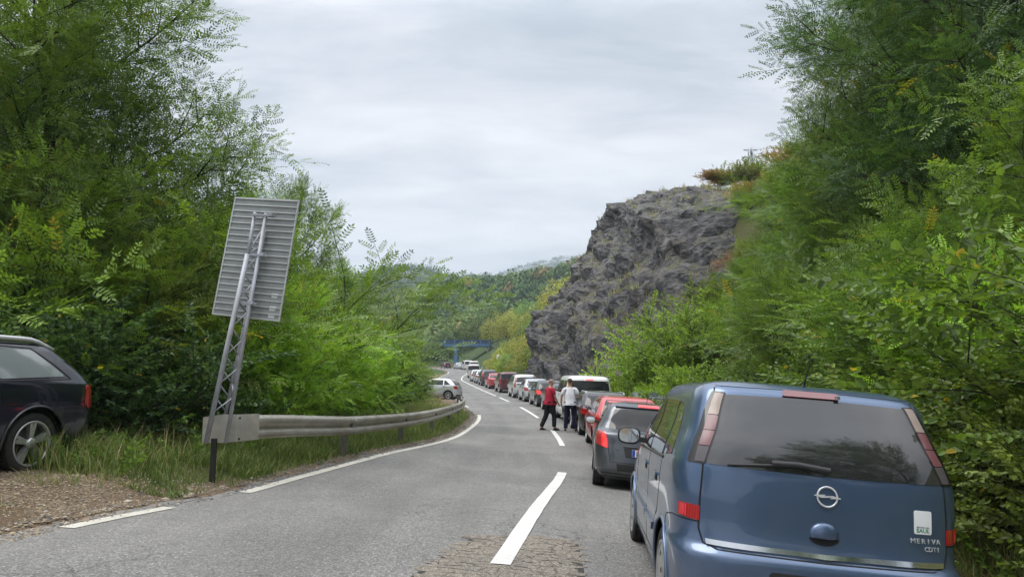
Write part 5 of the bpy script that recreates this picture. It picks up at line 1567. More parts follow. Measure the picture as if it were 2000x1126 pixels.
for sg in (-1, 1):
    f = lambda u, v, sg=sg: mv.side(u, v, sg)
    def RP_(pts, sg=sg): return [(sg * a, b) for a, b in pts][::sg]
    # slanted lamp column between glass and rear pillar
    lm = mv.patch('tail_lamp', mv.around, RP_([(.700, 1.112), (.850, 1.112), (.850, 1.26), (.815, 1.42), (.775, 1.552), (.655, 1.548), (.672, 1.40), (.688, 1.25)]), M['blackglass'], van, .006, .02, .04, .012)
    def seg(z0, z1, mm, nm='lens'):
        def inn(z): return float(np.interp(z, [1.112, 1.25, 1.40, 1.53], [.706, .695, .680, .664]))
        def out(z): return float(np.interp(z, [1.112, 1.26, 1.42, 1.535], [.780, .790, .768, .742]))
        mv.patch(nm, mv.around, RP_([(inn(z0) + .006, z0), (out(z0), z0), (out(z1), z1), (inn(z1) + .006, z1)]), M[mm], lm, .009, .004, .03, .006)
    seg(1.122, 1.212, 'smoke'); seg(1.217, 1.305, 'dullred'); seg(1.310, 1.400, 'dullred'); seg(1.405, 1.540, 'dullamber')
    rf = mv.patch('reflector', mv.around, RP_([(.712, .782), (.895, .792), (.895, .868), (.712, .868)]), M['red'], van, .006, .02, .04, .006)
    mv.patch('reflector_lens', mv.around, RP_([(.80, .795), (.862, .798), (.862, .860), (.80, .860)]), M['redbright'], rf, .008, .004, .04)
    # side glass: rear quarter, rear door, front door
    mv.patch('side_window', f, [(.60, 1.12), (1.00, 1.085), (1.02, 1.46), (.80, 1.47)], M['glass'], van, .004, .012, .06, .05)
    mv.patch('side_window', f, [(1.06, 1.08), (1.84, 1.055), (1.80, 1.475), (1.08, 1.475)], M['glass'], van, .004, .012, .08, .02)
    mv.patch('side_window', f, [(1.90, 1.05), (2.62, 1.03), (2.30, 1.33), (2.08, 1.465), (1.86, 1.475)], M['glass'], van, .004, .012, .08, .02)
    mv.patch('quarter_glass', f, [(2.60, 1.045), (2.86, 1.03), (2.42, 1.30), (2.36, 1.33)], M['glass'], van, .004, .012, .08, .01)
    mv.line('window_trim', f, [(.98, 1.066), (1.85, 1.042), (2.88, 1.012)], .02, M['black'], van, .006, .06)
    for pts in ([(1.87, 1.48), (1.87, 1.05), (1.88, .70), (1.80, .34)], [(1.04, 1.48), (1.02, 1.08), (1.08, .80), (1.22, .58), (1.24, .34)], [(2.92, .98), (2.98, .75), (2.90, .34)], [(1.24, .34), (2.90, .34)]):
        mv.line('door_seam', f, pts, .009, M['seam'], van, .0016, .05)
    mv.patch('rub_strip', f, [(1.30, .50), (1.84, .50), (1.84, .56), (1.28, .56)], M['paint'], van, .014, .02, .1, .01)
    mv.patch('rub_strip', f, [(1.90, .50), (2.86, .50), (2.88, .56), (1.90, .56)], M['paint'], van, .014, .02, .1, .01)
    for y in (1.20, 2.02):
        h = mv.patch('door_handle', f, [(y, .905), (y + .20, .900), (y + .20, .930), (y, .935)], M['paint'], van, .016, .02, .05, .012)
        mv.patch('handle_recess', f, [(y + .02, .865), (y + .17, .865), (y + .17, .90), (y + .02, .90)], M['seam'], h, .003, .006, .06, .012)
    side_mirror(mv, van, 2.62, 1.04, sg, .215, .165, 'black')
# wheel arch lip
for sg in (-1, 1):
    for wy in (.78, 3.40):
        bm = bmesh.new(); pts = []
        for k in range(25):
            a = math.pi * (-.06 + 1.12 * k / 24); y, z = wy + .372 * math.cos(a), .31 + .372 * math.sin(a)
            p = mv.side(y, max(z, .2), sg); pts.append((p.x + sg * .004, y, z))
        add_tube(bm, pts, .013, 6); from_bm('arch_lip', bm, M['paint'], van)
# chrome strip, handle, wiper, high brake light, bumper, aerial
mv.patch('chrome_strip', mv.rear, [(-.655, .658), (0, .640), (.655, .658), (.66, .688), (0, .674), (-.66, .688)], M['chrome'], van, .016, .03, .05)
mv.line('bumper_seam', mv.around, [(-1.35, .60), (-1.22, .74), (-1.0, .775), (-.71, .775)], .007, M['seam'], van, .0018, .03)
mv.line('bumper_seam', mv.around, [(1.35, .60), (1.22, .74), (1.0, .775), (.71, .775)], .007, M['seam'], van, .0018, .03)
mv.patch('number_plate_recess', mv.rear, [(-.30, .38), (.30, .38), (.32, .56), (-.32, .56)], M['black'], van, .004, .01, .08, .03)
plate(mv, van, 0, .47)
mv.patch('bumper_insert', mv.around, [(-.80, .24), (.80, .24), (.80, .32), (-.80, .32)], M['black'], van, .008, .03, .08, .02)
bl = mv.patch('brake_light', mv.rear, [(-.19, 1.552), (.155, 1.554), (.15, 1.586), (-.185, 1.586)], M['darkred'], van, .016, .03, .05, .012)
mv.line('washer_nozzle', mv.rear, [(.14, 1.55), (.14, 1.565)], .03, M['black'], van, .03, .01)
wp = mv.line('wiper_arm', mv.rear, [(.03, 1.135), (-.15, 1.152), (-.30, 1.148)], .034, M['black'], van, .034, .03)
mv.line('wiper_blade', mv.rear, [(-.10, 1.150), (-.30, 1.138), (-.55, 1.120)], .016, M['black'], wp, .020, .04)
bm = bmesh.new(); r_ = bmesh.ops.create_uvsphere(bm, u_segments=24, v_segments=16, radius=1)
pc = mv.rear(0, .775)
for v in r_['verts']:
    v.co = Vector((v.co.x * .082, v.co.y * .034 + pc.y + .004, v.co.z * .066 + .785))
    if v.co.z < .765: v.co.z = .765 + (v.co.z - .765) * .15
for f_ in bm.faces: f_.smooth = True
th_ = from_bm('tailgate_handle', bm, M['paint'], van)
bm = bmesh.new(); q = []
for k in range(20):
    a = math.pi + math.pi * k / 19; x, z = .085 * math.cos(a), .764 + .042 * math.sin(a); p = mv.rear(x, z); q.append(bm.verts.new((x, p.y - .003, z)))
bm.faces.new(q); bmesh.ops.recalc_face_normals(bm, faces=bm.faces); from_bm('handle_recess', bm, M['seam'], th_)
# maker's emblem: ring with a lightning bolt across
pc = mv.rear(.015, .995); nn = mv.normal(mv.rear, .015, .995)
xx = Vector((1, 0, 0)); up = nn.cross(xx); up = up if up.z > 0 else -up
Mx = Matrix((xx, up, nn)).transposed().to_4x4(); Mx.translation = pc + nn * .008
bm = bmesh.new(); add_tube(bm, [(math.cos(2 * math.pi * k / 32) * .056, math.sin(2 * math.pi * k / 32) * .056, 0) for k in range(33)], .0058, 8, False)
bmesh.ops.scale(bm, vec=(1, 1, .7), verts=bm.verts)
zig = [(-.074, .008), (-.010, .012), (-.022, .003), (.030, .009), (.074, -.001), (.074, -.006), (.014, -.010), (.024, -.001), (-.030, -.007), (-.074, .002)]
add_prism(bm, [(a, b, -.001) for a, b in zig], (0, 0, .007)); bmesh.ops.recalc_face_normals(bm, faces=bm.faces); bm.transform(Mx)
from_bm('emblem', bm, M['badge'], van)
def on_rear(s, x, z, size, m, sx=1.3, name='badge', parent=van, ext=.0025, bold=.0):
    p = mv.rear(x, z); n = mv.normal(mv.rear, x, z); return text_obj(name, s, size, m, parent, p + n * .003, n, (0, 0, 1), ext, sx, 'CENTER', bold)
for i, ch in enumerate('MERIVA'):
    on_rear(ch, .492 + i * .0300, .800, .038, M['badge'], 1.05, 'badge_letter')
for i, ch in enumerate('CDTI'):
    on_rear(ch, .570 + i * .0235, .757, .036, M['badge'], 1.0, 'badge_letter')
st = mv.patch('sticker', mv.rear, [(.500, .838), (.602, .838), (.602, .968), (.500, .968)], M['white'], van, .002, .002, .03, .012)
on_rear('SAUL', .551, .857, .030, M['green'], 1.15, 'sticker_word', st, .0004, .0004)
on_rear('BETTER CALL', .551, .876, .0115, M['ink'], 1.1, 'sticker_line', st, .0004)
bm = bmesh.new(); add_tube(bm, [(.02, .64, 1.62), (.02, .62, 1.648)], [.02, .010], 8); add_tube(bm, [(.02, .625, 1.635), (.02, .48, 1.82)], [.006, .003], 6); from_bm('aerial', bm, M['black'], van)
setcol(van, BLUE)
put(van, 2.07, 4.20, dyaw=R(2.4))

# ---- grey hatchback (second in the queue)
rows_m = [(.18, .76, .16, 4.05), (.26, .82, .04, 4.17), (.36, .862, .0, 4.2), (.56, .872, .01, 4.19), (.68, .874, .03, 4.10), (.76, .87, .045, 3.9), (.84, .862, .055, 3.55), (.90, .852, .075, 3.2), (.935, .842, .13, 3.05), (.96, .83, .25, 2.98), (1.05, .79, .33, 2.84), (1.18, .735, .40, 2.6), (1.30, .68, .475, 2.32), (1.38, .62, .56, 2.05), (1.42, .50, .72, 1.8), (1.44, .33, .95, 1.55), (1.447, .02, 1.2, 1.3)]
T_M = dict(T_HATCH, rows=rows_m, ws=(.98, 1.31), rg=(1.0, 1.32), wy=(.55, 2.7), wb=(.70, 3.32), r=.312)
mg = Car(rows_m, 4.4, 14)
meg = empty('grey_hatchback', label='dark grey hatchback with lit left tail lamp, directly ahead of the blue minivan', cat='car', group=Q)
mg.body('body', M['paint'], meg, 150, 76, [(.70, .312), (3.32, .312)], .365)
for sg in (-1, 1):
    for y in (.70, 3.32):
        make_wheel(meg, sg * .855, y, .312, .2, 7, 'rim', 'alloy', .68); wheel_well(meg, sg * .82, y, .312, .365)
    f = lambda u, v, sg=sg: mg.side(u, v, sg)
    def RP_(pts, sg=sg): return [(sg * a, b) for a, b in pts][::sg]
    tl = mg.patch('tail_lamp', mg.around, RP_([(.64, .66), (.80, .70), (1.00, .74), (1.08, .86), (.98, .935), (.72, .92), (.66, .80)]), M['redpale'], meg, .010, .03, .04, .04)
    mg.patch('brake_lens', mg.around, RP_([(.66, .68), (.76, .70), (.80, .90), (.735, .90), (.68, .80)]), M['red_on'], tl, .013, .004, .04, .01)
    mg.patch('side_window', f, [(.82, 1.0), (1.0, .985), (1.02, 1.30), (.98, 1.31)], M['glass'], meg, .003, .01, .1, .03)
    mg.patch('side_window', f, [(1.05, .985), (1.95, .975), (1.92, 1.32), (1.07, 1.315)], M['glass'], meg, .003, .01, .1, .03)
    mg.patch('side_window', f, [(2.02, .975), (2.72, .97), (2.40, 1.18), (2.12, 1.31), (2.0, 1.32)], M['glass'], meg, .003, .01, .1, .03)
    mg.line('door_seam', f, [(1.98, .36), (1.99, .96)], .008, M['seam'], meg, .0015, .1)
    side_mirror(mg, meg, 2.55, .98, sg, .2, .14, 'black')
mg.patch('rear_window', mg.rear, [(-.655, .975), (.655, .975), (.63, 1.08), (.565, 1.30), (0, 1.325), (-.565, 1.30), (-.63, 1.08)], M['glass'], meg, .004, .02, .06, .03)
mg.patch('roof_spoiler', mg.rear, [(-.56, 1.335), (.56, 1.335), (.50, 1.385), (-.50, 1.385)], M['paint'], meg, .03, .06, .08, .02)
mg.patch('brake_light', mg.rear, [(-.17, 1.345), (.17, 1.345), (.17, 1.378), (-.17, 1.378)], M['red_on'], meg, .036, .02, .1, .01)
mg.line('tailgate_seam', mg.rear, [(-.70, .93), (-.635, .64), (-.60, .46), (.60, .46), (.635, .64), (.70, .93)], .009, M['seam'], meg, .0018, .05)
mg.patch('plate_recess', mg.rear, [(-.36, .55), (.36, .55), (.40, .70), (-.40, .70)], M['black'], meg, .003, .01, .06, .03)
mg.line('garnish', mg.rear, [(-.40, .715), (.40, .715)], .02, M['black'], meg, .012, .06)
plate(mg, meg, 0, .625, '02')
mg.patch('bumper_grille', mg.rear, [(-.48, .33), (.48, .33), (.50, .44), (-.50, .44)], M['black'], meg, .004, .012, .06, .02)
for k in range(9): mg.line('grille_bar', mg.rear, [(-.46 + k * .115, .335), (-.46 + k * .115, .435)], .008, M['hub'], meg, .010, .05)
for k in range(3): mg.line('grille_bar', mg.rear, [(-.47, .352 + k * .032), (.47, .352 + k * .032)], .008, M['hub'], meg, .011, .06)
mg.patch('bumper_trim', mg.around, [(-.80, .22), (.80, .22), (.80, .29), (-.80, .29)], M['black'], meg, .006, .03, .08)
mg.line('wiper', mg.rear, [(0, 1.0), (.38, 1.02)], .018, M['black'], meg, .022, .1)
bm = bmesh.new()
for s_, w_ in ((-1, 1),): # rhombus maker's badge at the left of the plate
    p = mg.rear(-.50, .66)
    add_prism(bm, [(-.50, p.y - .012, .705), (-.475, p.y - .012, .66), (-.50, p.y - .012, .615), (-.525, p.y - .012, .66)], (0, .01, 0))
bmesh.ops.recalc_face_normals(bm, faces=bm.faces)
from_bm('emblem', bm, M['chrome'], meg)
bm = bmesh.new(); add_tube(bm, [(.0, .95, 1.43), (.0, .86, 1.62)], [.006, .003], 5); from_bm('aerial', bm, M['black'], meg)
setcol(meg, (.055, .065, .08))
put(meg, 1.44, 11.75); meg.location.z -= .03

# ---- the rest of the queue
red, _ = generic('red_estate_car', T_ESTATE, (.52, .035, .04), 'red estate car between the grey hatchback and the black estate ahead of it', 'car', 'red', None, group=Q, rim='alloy', solid=True)
put(red, 1.60, 17.9)
blk, _ = generic('black_estate_car', T_ESTATE, (.02, .018, .022), 'black estate car with roof rails right behind the white van', 'car', 'red', None, group=Q, rails='rim')
put(blk, 1.62, 23.3)
wv, _ = generic('white_van', T_VAN, (.72, .73, .71), 'white passenger van with dark rear window beside the two men', 'van', 'red', 'red_on', group=Q, lamps='van', solid=True, platex=-.0, platez=.88, rim='cap')
put(wv, 1.75, 28.8)
dk, _ = generic('dark_estate_car', T_ESTATE, (.03, .033, .037), 'dark estate car with lit tail lamp, partly behind the man in red', 'car', 'red_on', None, group=Q, rails='rim')
put(dk, 1.75, 34.9)
bh, _ = generic('black_hatchback', T_HATCH, (.012, .012, .014), 'black hatchback with lit brake lamps, behind the pale hatchback', 'car', 'red_on', 'red_on', group=Q)
put(bh, 1.75, 40.2)
wh_, _ = generic('pale_silver_hatchback', T_HATCH, (.50, .54, .56), 'pale silver hatchback squeezed between the off-roader and the black hatchback', 'car', 'red', None, group=Q)
put(wh_, 1.75, 45.6)
hy, cc_ = generic('silver_offroader', T_SUV, (.58, .59, .58), 'silver off-roader with tall red tail lamps in the bend', 'car', 'red', None, group=Q, lamps='tall')
put(hy, 1.75, 51.2)
jp_, _ = generic('maroon_offroader', T_JEEP, (.10, .012, .022), 'maroon boxy off-roader between the red saloon and the silver off-roader', 'car', 'red', None, group=Q, lamps='box')
put(jp_, 1.75, 60.5)
rs, _ = generic('red_saloon', T_SEDAN, (.42, .02, .04), 'red saloon car in the bend, ahead of the maroon off-roader', 'car', 'red', None, group=Q, solid=True)
put(rs, 1.7, 68.2)
far = [(hy, 'dark_offroader', (.03, .035, .04), 75.0, 'dark off-roader just ahead of the red saloon'), (wh_, 'silver_hatchback', (.55, .57, .58), 81.5, 'silver hatchback roof showing behind the red saloon'),
       (rs, 'white_saloon', (.65, .66, .66), 88, 'white saloon car half hidden behind the silver hatchback'), (wv, 'silver_van', (.52, .54, .53), 104, 'silver van standing right of the far queue below the road sign'),
       (wv, 'dark_van', (.10, .11, .11), 112, 'dark van with pale roof, ahead of the silver van'), (bh, 'maroon_hatchback', (.30, .03, .04), 131, 'red hatchback at the foot of the far rise'),
       (wv, 'white_delivery_van', (.66, .67, .67), 138, 'white van on the far rise, nearest of the two'), (wv, 'white_delivery_van', (.70, .70, .70), 147, 'white van on the far rise, farther of the two'),
       (rs, 'pale_saloon', (.62, .64, .68), 156, 'pale saloon car at the far head of the queue'), (bh, 'dark_hatchback', (.02, .022, .03), 168, 'dark hatchback under the blue bridge')]
for src, nm, col, y, lb in far:
    o = dup(src, color=col, label=lb, group=Q); o.name = nm
    put(o, 1.7, y)
# dark car on the right shoulder beside the white van
sh_ = dup(rs, color=(.03, .05, .06), label='dark saloon on the right shoulder, its glass showing between van and red car'); sh_.name = 'dark_saloon'
put(sh_, 4.05, 26.5)
# silver hatchback parked on the left beyond the rail
sv = dup(wh_, color=(.60, .61, .62), label='silver hatchback parked nose into the bushes past the guard rail'); sv.name = 'parked_silver_hatchback'
if 'group' in sv: del sv['group']
put_xy(sv, -3.55, 50.5, R(80))

# ---- black estate car at the left edge, facing the camera
rows_a = [(.16, .78, .14, 4.38), (.24, .84, .05, 4.50), (.40, .876, .0, 4.545), (.56, .885, .0, 4.54), (.70, .888, .012, 4.42), (.80, .884, .03, 4.1), (.88, .876, .045, 3.7), (.95, .862, .07, 3.35), (1.0, .84, .11, 3.2), (1.12, .79, .25, 2.95), (1.24, .735, .42, 2.68), (1.34, .68, .60, 2.4), (1.39, .62, .76, 2.15), (1.42, .48, 1.0, 1.9), (1.432, .02, 1.5, 1.6)]
au = Car(rows_a, 4.4, 15)
aud = empty('black_estate_car', label='black estate car with silver roof rail and five spoke wheel at the left edge', cat='car')
au.body('body', M['paint_clean'], aud, 190, 84, [(.98, .322), (3.62, .322)], .385)
for sg in (-1, 1):
    for y in (.98, 3.62):
        make_wheel(aud, sg * .868, y, .322, .22, 5, 'rim', 'twin', .74); wheel_well(aud, sg * .83, y, .322, .385)
    f = lambda u, v, sg=sg: au.side(u, v, sg)
    def RP_(pts, sg=sg): return [(sg * a, b) for a, b in pts][::sg]
    au.patch('tail_lamp', au.around, RP_([(.62, .66), (.92, .67), (1.02, .72), (1.04, .92), (.98, .945), (.62, .93)]), M['red'], aud, .008, .03, .04, .03)
    au.patch('side_window', f, [(.60, 1.035), (1.46, 1.0), (1.62, 1.30), (.98, 1.315)], M['sky_tint_glass'], aud, .002, .012, .06, .05)
    au.patch('side_window', f, [(1.56, 1.0), (2.28, .99), (2.24, 1.315), (1.70, 1.31)], M['sky_tint_glass'], aud, .002, .012, .08, .02)
    au.patch('side_window', f, [(2.36, .99), (3.05, .985), (2.70, 1.20), (2.45, 1.31), (2.33, 1.315)], M['sky_tint_glass'], aud, .002, .012, .08, .02)
    au.line('window_trim', f, [(.52, 1.005), (1.5, .978), (3.1, .968)], .014, M['black'], aud, .005, .06)
    au.line('window_trim', f, [(.53, 1.01), (.72, 1.16), (.98, 1.325), (1.3, 1.338), (2.4, 1.338)], .012, M['black'], aud, .005, .04)
    for pts in ([(1.50, 1.33), (1.46, 1.0), (1.48, .90), (1.42, .62), (1.50, .34)], [(2.32, 1.32), (2.32, .34)], [(1.50, .34), (2.9, .34)], [(.985 - .55, .60), (.25, .60), (.16, .66)]):
        au.line('door_seam', f, pts, .008, M['seam'], aud, .0016, .05)
    h = au.patch('door_handle', f, [(1.62, .855), (1.84, .85), (1.84, .885), (1.62, .89)], M['paint_clean'], aud, .03, .04, .05, .014)
    au.patch('handle_recess', f, [(1.66, .82), (1.80, .82), (1.80, .91), (1.66, .91)], M['seam'], h, .002, .005, .06, .03)
    au.patch('handle_front', f, [(2.50, .855), (2.72, .85), (2.72, .885), (2.50, .89)], M['paint_clean'], aud, .03, .04, .05, .014)
    au.patch('rub_strip', f, [(1.52, .515), (2.9, .515), (2.9, .55), (1.52, .55)], M['chrome'], aud, .010, .02, .1, .01)
    side_mirror(au, aud, 2.85, 1.0, sg, .2, .14, 'paint')
    au.patch('headlamp', au.front, [(sg * .50, .58), (sg * .82, .60), (sg * .82, .74), (sg * .52, .70)][::sg], M['clear'], aud, .006, .02, .08, .02)
    bm = bmesh.new(); pts = []
    for k in range(21):
        t = k / 20; y = .62 + 2.2 * t
        zz_ = 1.355; p = au.side(max(y, float(au.R(zz_)) + .1), zz_, sg)
        pts.append((p.x * .97, y, 1.425 - .10 * max(0, 1 - t * 6) ** 1.4 - .05 * max(0, t * 6 - 5)))
    add_tube(bm, pts, .026, 8); from_bm('roof_rail', bm, M['badge'], aud)
    bm = bmesh.new(); pts = []
    for k in range(25):
        a = math.pi * (-.05 + 1.1 * k / 24); y, z = .98 + .392 * math.cos(a), .322 + .392 * math.sin(a)
        p = au.side(y, max(z, .2), sg); pts.append((p.x + sg * .004, y, z))
    add_tube(bm, pts, .016, 6); from_bm('arch_lip', bm, M['paint_clean'], aud)
au.patch('rear_window', au.rear, [(-.62, 1.03), (.62, 1.03), (.57, 1.30), (-.57, 1.30)], M['glass'], aud, .003, .012, .08, .05)
au.patch('windscreen', au.front, [(-.70, 1.03), (.70, 1.03), (.60, 1.34), (-.60, 1.34)], M['glass'], aud, .003, .012, .1, .05)
plate(au, aud, 0, .68)
setcol(aud, (.006, .007, .016))
# rear left wheel stands at (-5.25, 8.0); the car faces the camera
yaw = math.atan2(.21, -.98)
fw = Vector((-math.sin(yaw), math.cos(yaw), 0)); rt = Vector((math.cos(yaw), math.sin(yaw), 0))
org = Vector((-5.26, 8.0, 0)) - fw * .98 + rt * .868
put_xy(aud, org.x, org.y, yaw, z=.64, roll=R(-2.0), pitch=R(.5)); aud.scale = (1, 1, 1.03)
# ------------------------------------------------------------------ galvanised guard rail
def galv(name, c, var=.18, rough=.5, metal=.55, dirt=(.20, .17, .13)):
    m, t, b = newmat(name)
    co = objco(t)
    n = noi(t, co, 6, 6, .65); n2 = noi(t, co, 1.6, 5, .6)
    base = ramp(t, n, [(.3, tuple(x * (1 - var) for x in c)), (.7, tuple(min(1, x * (1 + var)) for x in c))])
    t.links.new(mixc(t, ramp(t, n2, [(.40, 0.0), (.75, .75)]), base, dirt), b.inputs['Base Color'])
    b.inputs['Roughness'].default_value = rough; b.inputs['Metallic'].default_value = metal
    bump(t, b, n, .002)
    return m
M['galv'] = galv('galvanised_steel', (.60, .585, .54), .14, .5, .10, (.36, .30, .21))
M['galv_post'] = galv('galvanised_lattice', (.42, .44, .49), .15, .6, .25)
M['sheet'] = galv('grey_aluminium', (.33, .35, .345), .10, .45, .35, (.20, .21, .19))
M['sheet_lip'] = galv('aluminium_lip', (.55, .56, .55), .08, .4, .4, (.4, .4, .38))
M['old_steel'] = galv('weathered_post_steel', (.16, .155, .14), .2, .7, .2, (.09, .07, .05))
RX = spline([8.4, 9.3, 11, 13.6, 17, 20.5, 24, 27, 30, 33, 35.2, 36.6], [-3.72, -3.50, -3.16, -2.84, -2.48, -2.22, -2.06, -2.0, -2.02, -2.16, -2.38, -2.60])
RZ = pchip([8.4, 9.3, 13.6, 20.5, 28, 36.6], [1.21, 1.19, .965, .80, .77, .86])
rail = empty('guard_rail', (-3.5, 9.3, gz(-3.5, 9.3)), label='galvanised guard rail curving along the left verge', cat='guard rail')
# W profile: (distance towards road, height from top), swept along the line
prof = [(-.034, -.000), (-.030, -.006), (.030, -.034), (.042, -.045), (.045, -.06), (.045, -.085), (.040, -.098), (-.030, -.128), (-.040, -.140), (-.040, -.175), (-.030, -.187), (.040, -.217), (.045, -.230), (.045, -.255), (.042, -.27), (.030, -.281), (-.030, -.309), (-.034, -.315)]
def railp(y, o, dz):
    d = float(RX(y + .1) - RX(y - .1)) / .2
    n = Vector((1, -d, 0)).normalized()
    return Vector((float(RX(y)), y, float(RZ(y)))) + n * o + Vector((0, 0, dz))
ysr = [9.25, 13.2, 17.2, 21.2, 25.2, 29.2, 33.0, 36.4]
base_l = rail.location
for k, (a, b) in enumerate(zip(ysr[:-1], ysr[1:])):
    n = 26; bm = bmesh.new(); prev = None
    for i in range(n + 1):
        y = a + (b + .14 - a) * i / n if k < len(ysr) - 2 else a + (b - a) * i / n
        e = .004 if i <= 1 else 0
        ring_ = [bm.verts.new(railp(y, o + (.004 if i < 2 else 0), h) - base_l) for o, h in prof]
        if prev:
            for j in range(len(ring_) - 1):
                f = bm.faces.new((prev[j], ring_[j], ring_[j + 1], prev[j + 1])); f.smooth = True
        prev = ring_
    bmesh.ops.solidify(bm, geom=bm.faces[:], thickness=.004)
    bmesh.ops.recalc_face_normals(bm, faces=bm.faces)
    from_bm('rail_beam', bm, M['galv'], rail)
for y in ysr[:-1]:
    bm = bmesh.new()
    for dy in (-.07, .02):
        for o, h in ((.036, -.05), (.036, -.26), (-.034, -.155)):
            p = railp(y + .07 + dy, o, h) - base_l
            bmesh.ops.create_icosphere(bm, subdivisions=1, radius=.013, matrix=Matrix.Translation(p))
    from_bm('bolt', bm, M['galv'], rail)
for y in [13.2, 17.2, 21.2, 25.2, 29.2, 33.0, 36.2]:
    p = railp(y, -.17, -.08); g = gz(p.x, p.y)
    bm = bmesh.new()
    d = math.atan2(float(RX(y + .1) - RX(y - .1)), .2)
    Rm = Matrix.Rotation(-d, 3, 'Z')
    L = p.z - g + .4
    c = Vector((p.x, p.y, p.z - L / 2)) - base_l
    add_box(bm, c, (.10, .012, L), Rm); add_box(bm, c + Rm @ Vector((.05, .03, 0)), (.006, .06, L), Rm); add_box(bm, c + Rm @ Vector((-.05, .03, 0)), (.006, .06, L), Rm)
    q = railp(y, -.08, -.155) - base_l
    add_box(bm, q, (.12, .10, .16), Rm)
    from_bm('rail_post', bm, M['old_steel'], rail)
# bent flared end plate at the near end
bm = bmesh.new()
A_ = railp(9.22, .04, .015) - base_l; B_ = railp(9.22, .04, -.325) - base_l
P1 = [A_, A_ + Vector((-.17, -.03, .005)), A_ + Vector((-.44, .02, -.035)), ]
P2 = [B_, B_ + Vector((-.17, -.03, -.01)), B_ + Vector((-.44, .02, -.015))]
C1 = A_ + Vector((.17, .32, -.004)); C2 = B_ + Vector((.17, .32, .004))
v1 = [bm.verts.new(p) for p in [C1] + P1]; v2 = [bm.verts.new(p) for p in [C2] + P2]
for k in range(3): bm.faces.new((v1[k], v1[k + 1], v2[k + 1], v2[k]))
bmesh.ops.solidify(bm, geom=bm.faces[:], thickness=.008)
bmesh.ops.recalc_face_normals(bm, faces=bm.faces)
from_bm('end_plate', bm, M['galv'], rail)
bm = bmesh.new()
for o, h in ((.05, -.03), (.05, -.29)):
    for yy_ in (9.26, 9.45):
        bmesh.ops.create_icosphere(bm, subdivisions=1, radius=.017, matrix=Matrix.Translation(railp(yy_, o, h) - base_l))
from_bm('bolt', bm, M['hub'], rail)

# ------------------------------------------------------------------ leaning road sign seen from behind
sg_o = Vector((-3.72, 9.34, gz(-3.72, 9.34)))
sign = empty('leaning_road_sign', tuple(sg_o), label='back of a tall ribbed grey road sign on a leaning lattice post', cat='road sign')
def W3(x, z, y=9.3): return Vector((x, y, z)) - sg_o
# panel corners: top left, top right, bottom right, bottom left
TL, TR, BR_, BL = Vector((-3.72, 9.42, 4.07)), Vector((-2.85, 9.36, 4.01)), Vector((-3.03, 9.30, 2.40)), Vector((-3.92, 9.36, 2.50))
npl = 19
for k in range(npl):
    a0, a1 = k / npl, (k + 1) / npl
    l0, l1 = TL.lerp(BL, a0), TL.lerp(BL, a1); r0, r1 = TR.lerp(BR_, a0), TR.lerp(BR_, a1)
    up_ = (TL - BL).normalized(); rt_ = (TR - TL).normalized(); nb = Vector((0, -1, 0))
    h = (l0 - l1).length
    bm = bmesh.new()
    g = up_ * .0015
    add_prism(bm, [l0 - g - sg_o, r0 - g - sg_o, r1 + g - sg_o, l1 + g - sg_o], (0, .02, 0))
    bmesh.ops.recalc_face_normals(bm, faces=bm.faces)
    pl_ = from_bm('plank', bm, M['sheet'], sign)
    bm = bmesh.new()      # pressed lip along the upper edge of every plank
    e = rt_ * .006
    add_prism(bm, [l0 + e - up_ * .001 - sg_o, r0 - e - up_ * .001 - sg_o, r0 - e - up_ * .016 - sg_o, l0 + e - up_ * .016 - sg_o], (0, -.020, 0))
    bmesh.ops.recalc_face_normals(bm, faces=bm.faces)
    from_bm('plank_lip', bm, M['sheet_lip'], pl_)
bm = bmesh.new()
for a, b in ((TL, TR), (TR, BR_), (BR_, BL), (BL, TL)):
    d = (b - a); n = d.normalized(); s = Vector((0, 1, 0)).cross(n) * .009
    add_prism(bm, [a - s - sg_o - n * .009, b - s - sg_o + n * .009, b + s - sg_o + n * .009, a + s - sg_o - n * .009], (0, .03, 0), Matrix.Translation((0, -.010, 0)))
bmesh.ops.recalc_face_normals(bm, faces=bm.faces); from_bm('frame', bm, M['sheet_lip'], sign)
# lattice post
bot, top = Vector((-3.78, 9.08, 1.0)), Vector((-3.34, 9.18, 3.82))
axis_ = (top - bot).normalized(); gnd = bot - axis_ * .14
cA = [gnd + Vector((0, 0, 0)), bot.lerp(top, .80)]
cA2 = [bot.lerp(top, .76) + Vector((.0, .03, 0)), Vector((-3.395, 9.27, 3.83))]
cB = [gnd + Vector((.235, .03, 0)), Vector((-3.235, 9.23, 3.81))]
cC = [gnd + Vector((.09, .20, 0)), bot.lerp(top, .92) + Vector((.10, .14, 0))]
for nm, ch, r_ in (('chord', cA, .031), ('chord', cA2, .022), ('chord', cB, .025), ('chord', cC, .022)):
    bm = bmesh.new(); add_tube(bm, [p - sg_o for p in ch], r_, 12); from_bm(nm, bm, M['galv_post'], sign)
def onl(ch, f): return ch[0].lerp(ch[1], f) - sg_o
bm = bmesh.new(); q = gnd - sg_o; add_box(bm, (q.x + .06, q.y + .10, q.z / 2 + .02 - .15), (.06, .05, q.z + .36)); from_bm('base_stub', bm, M['hub'], sign)
nz_ = 13
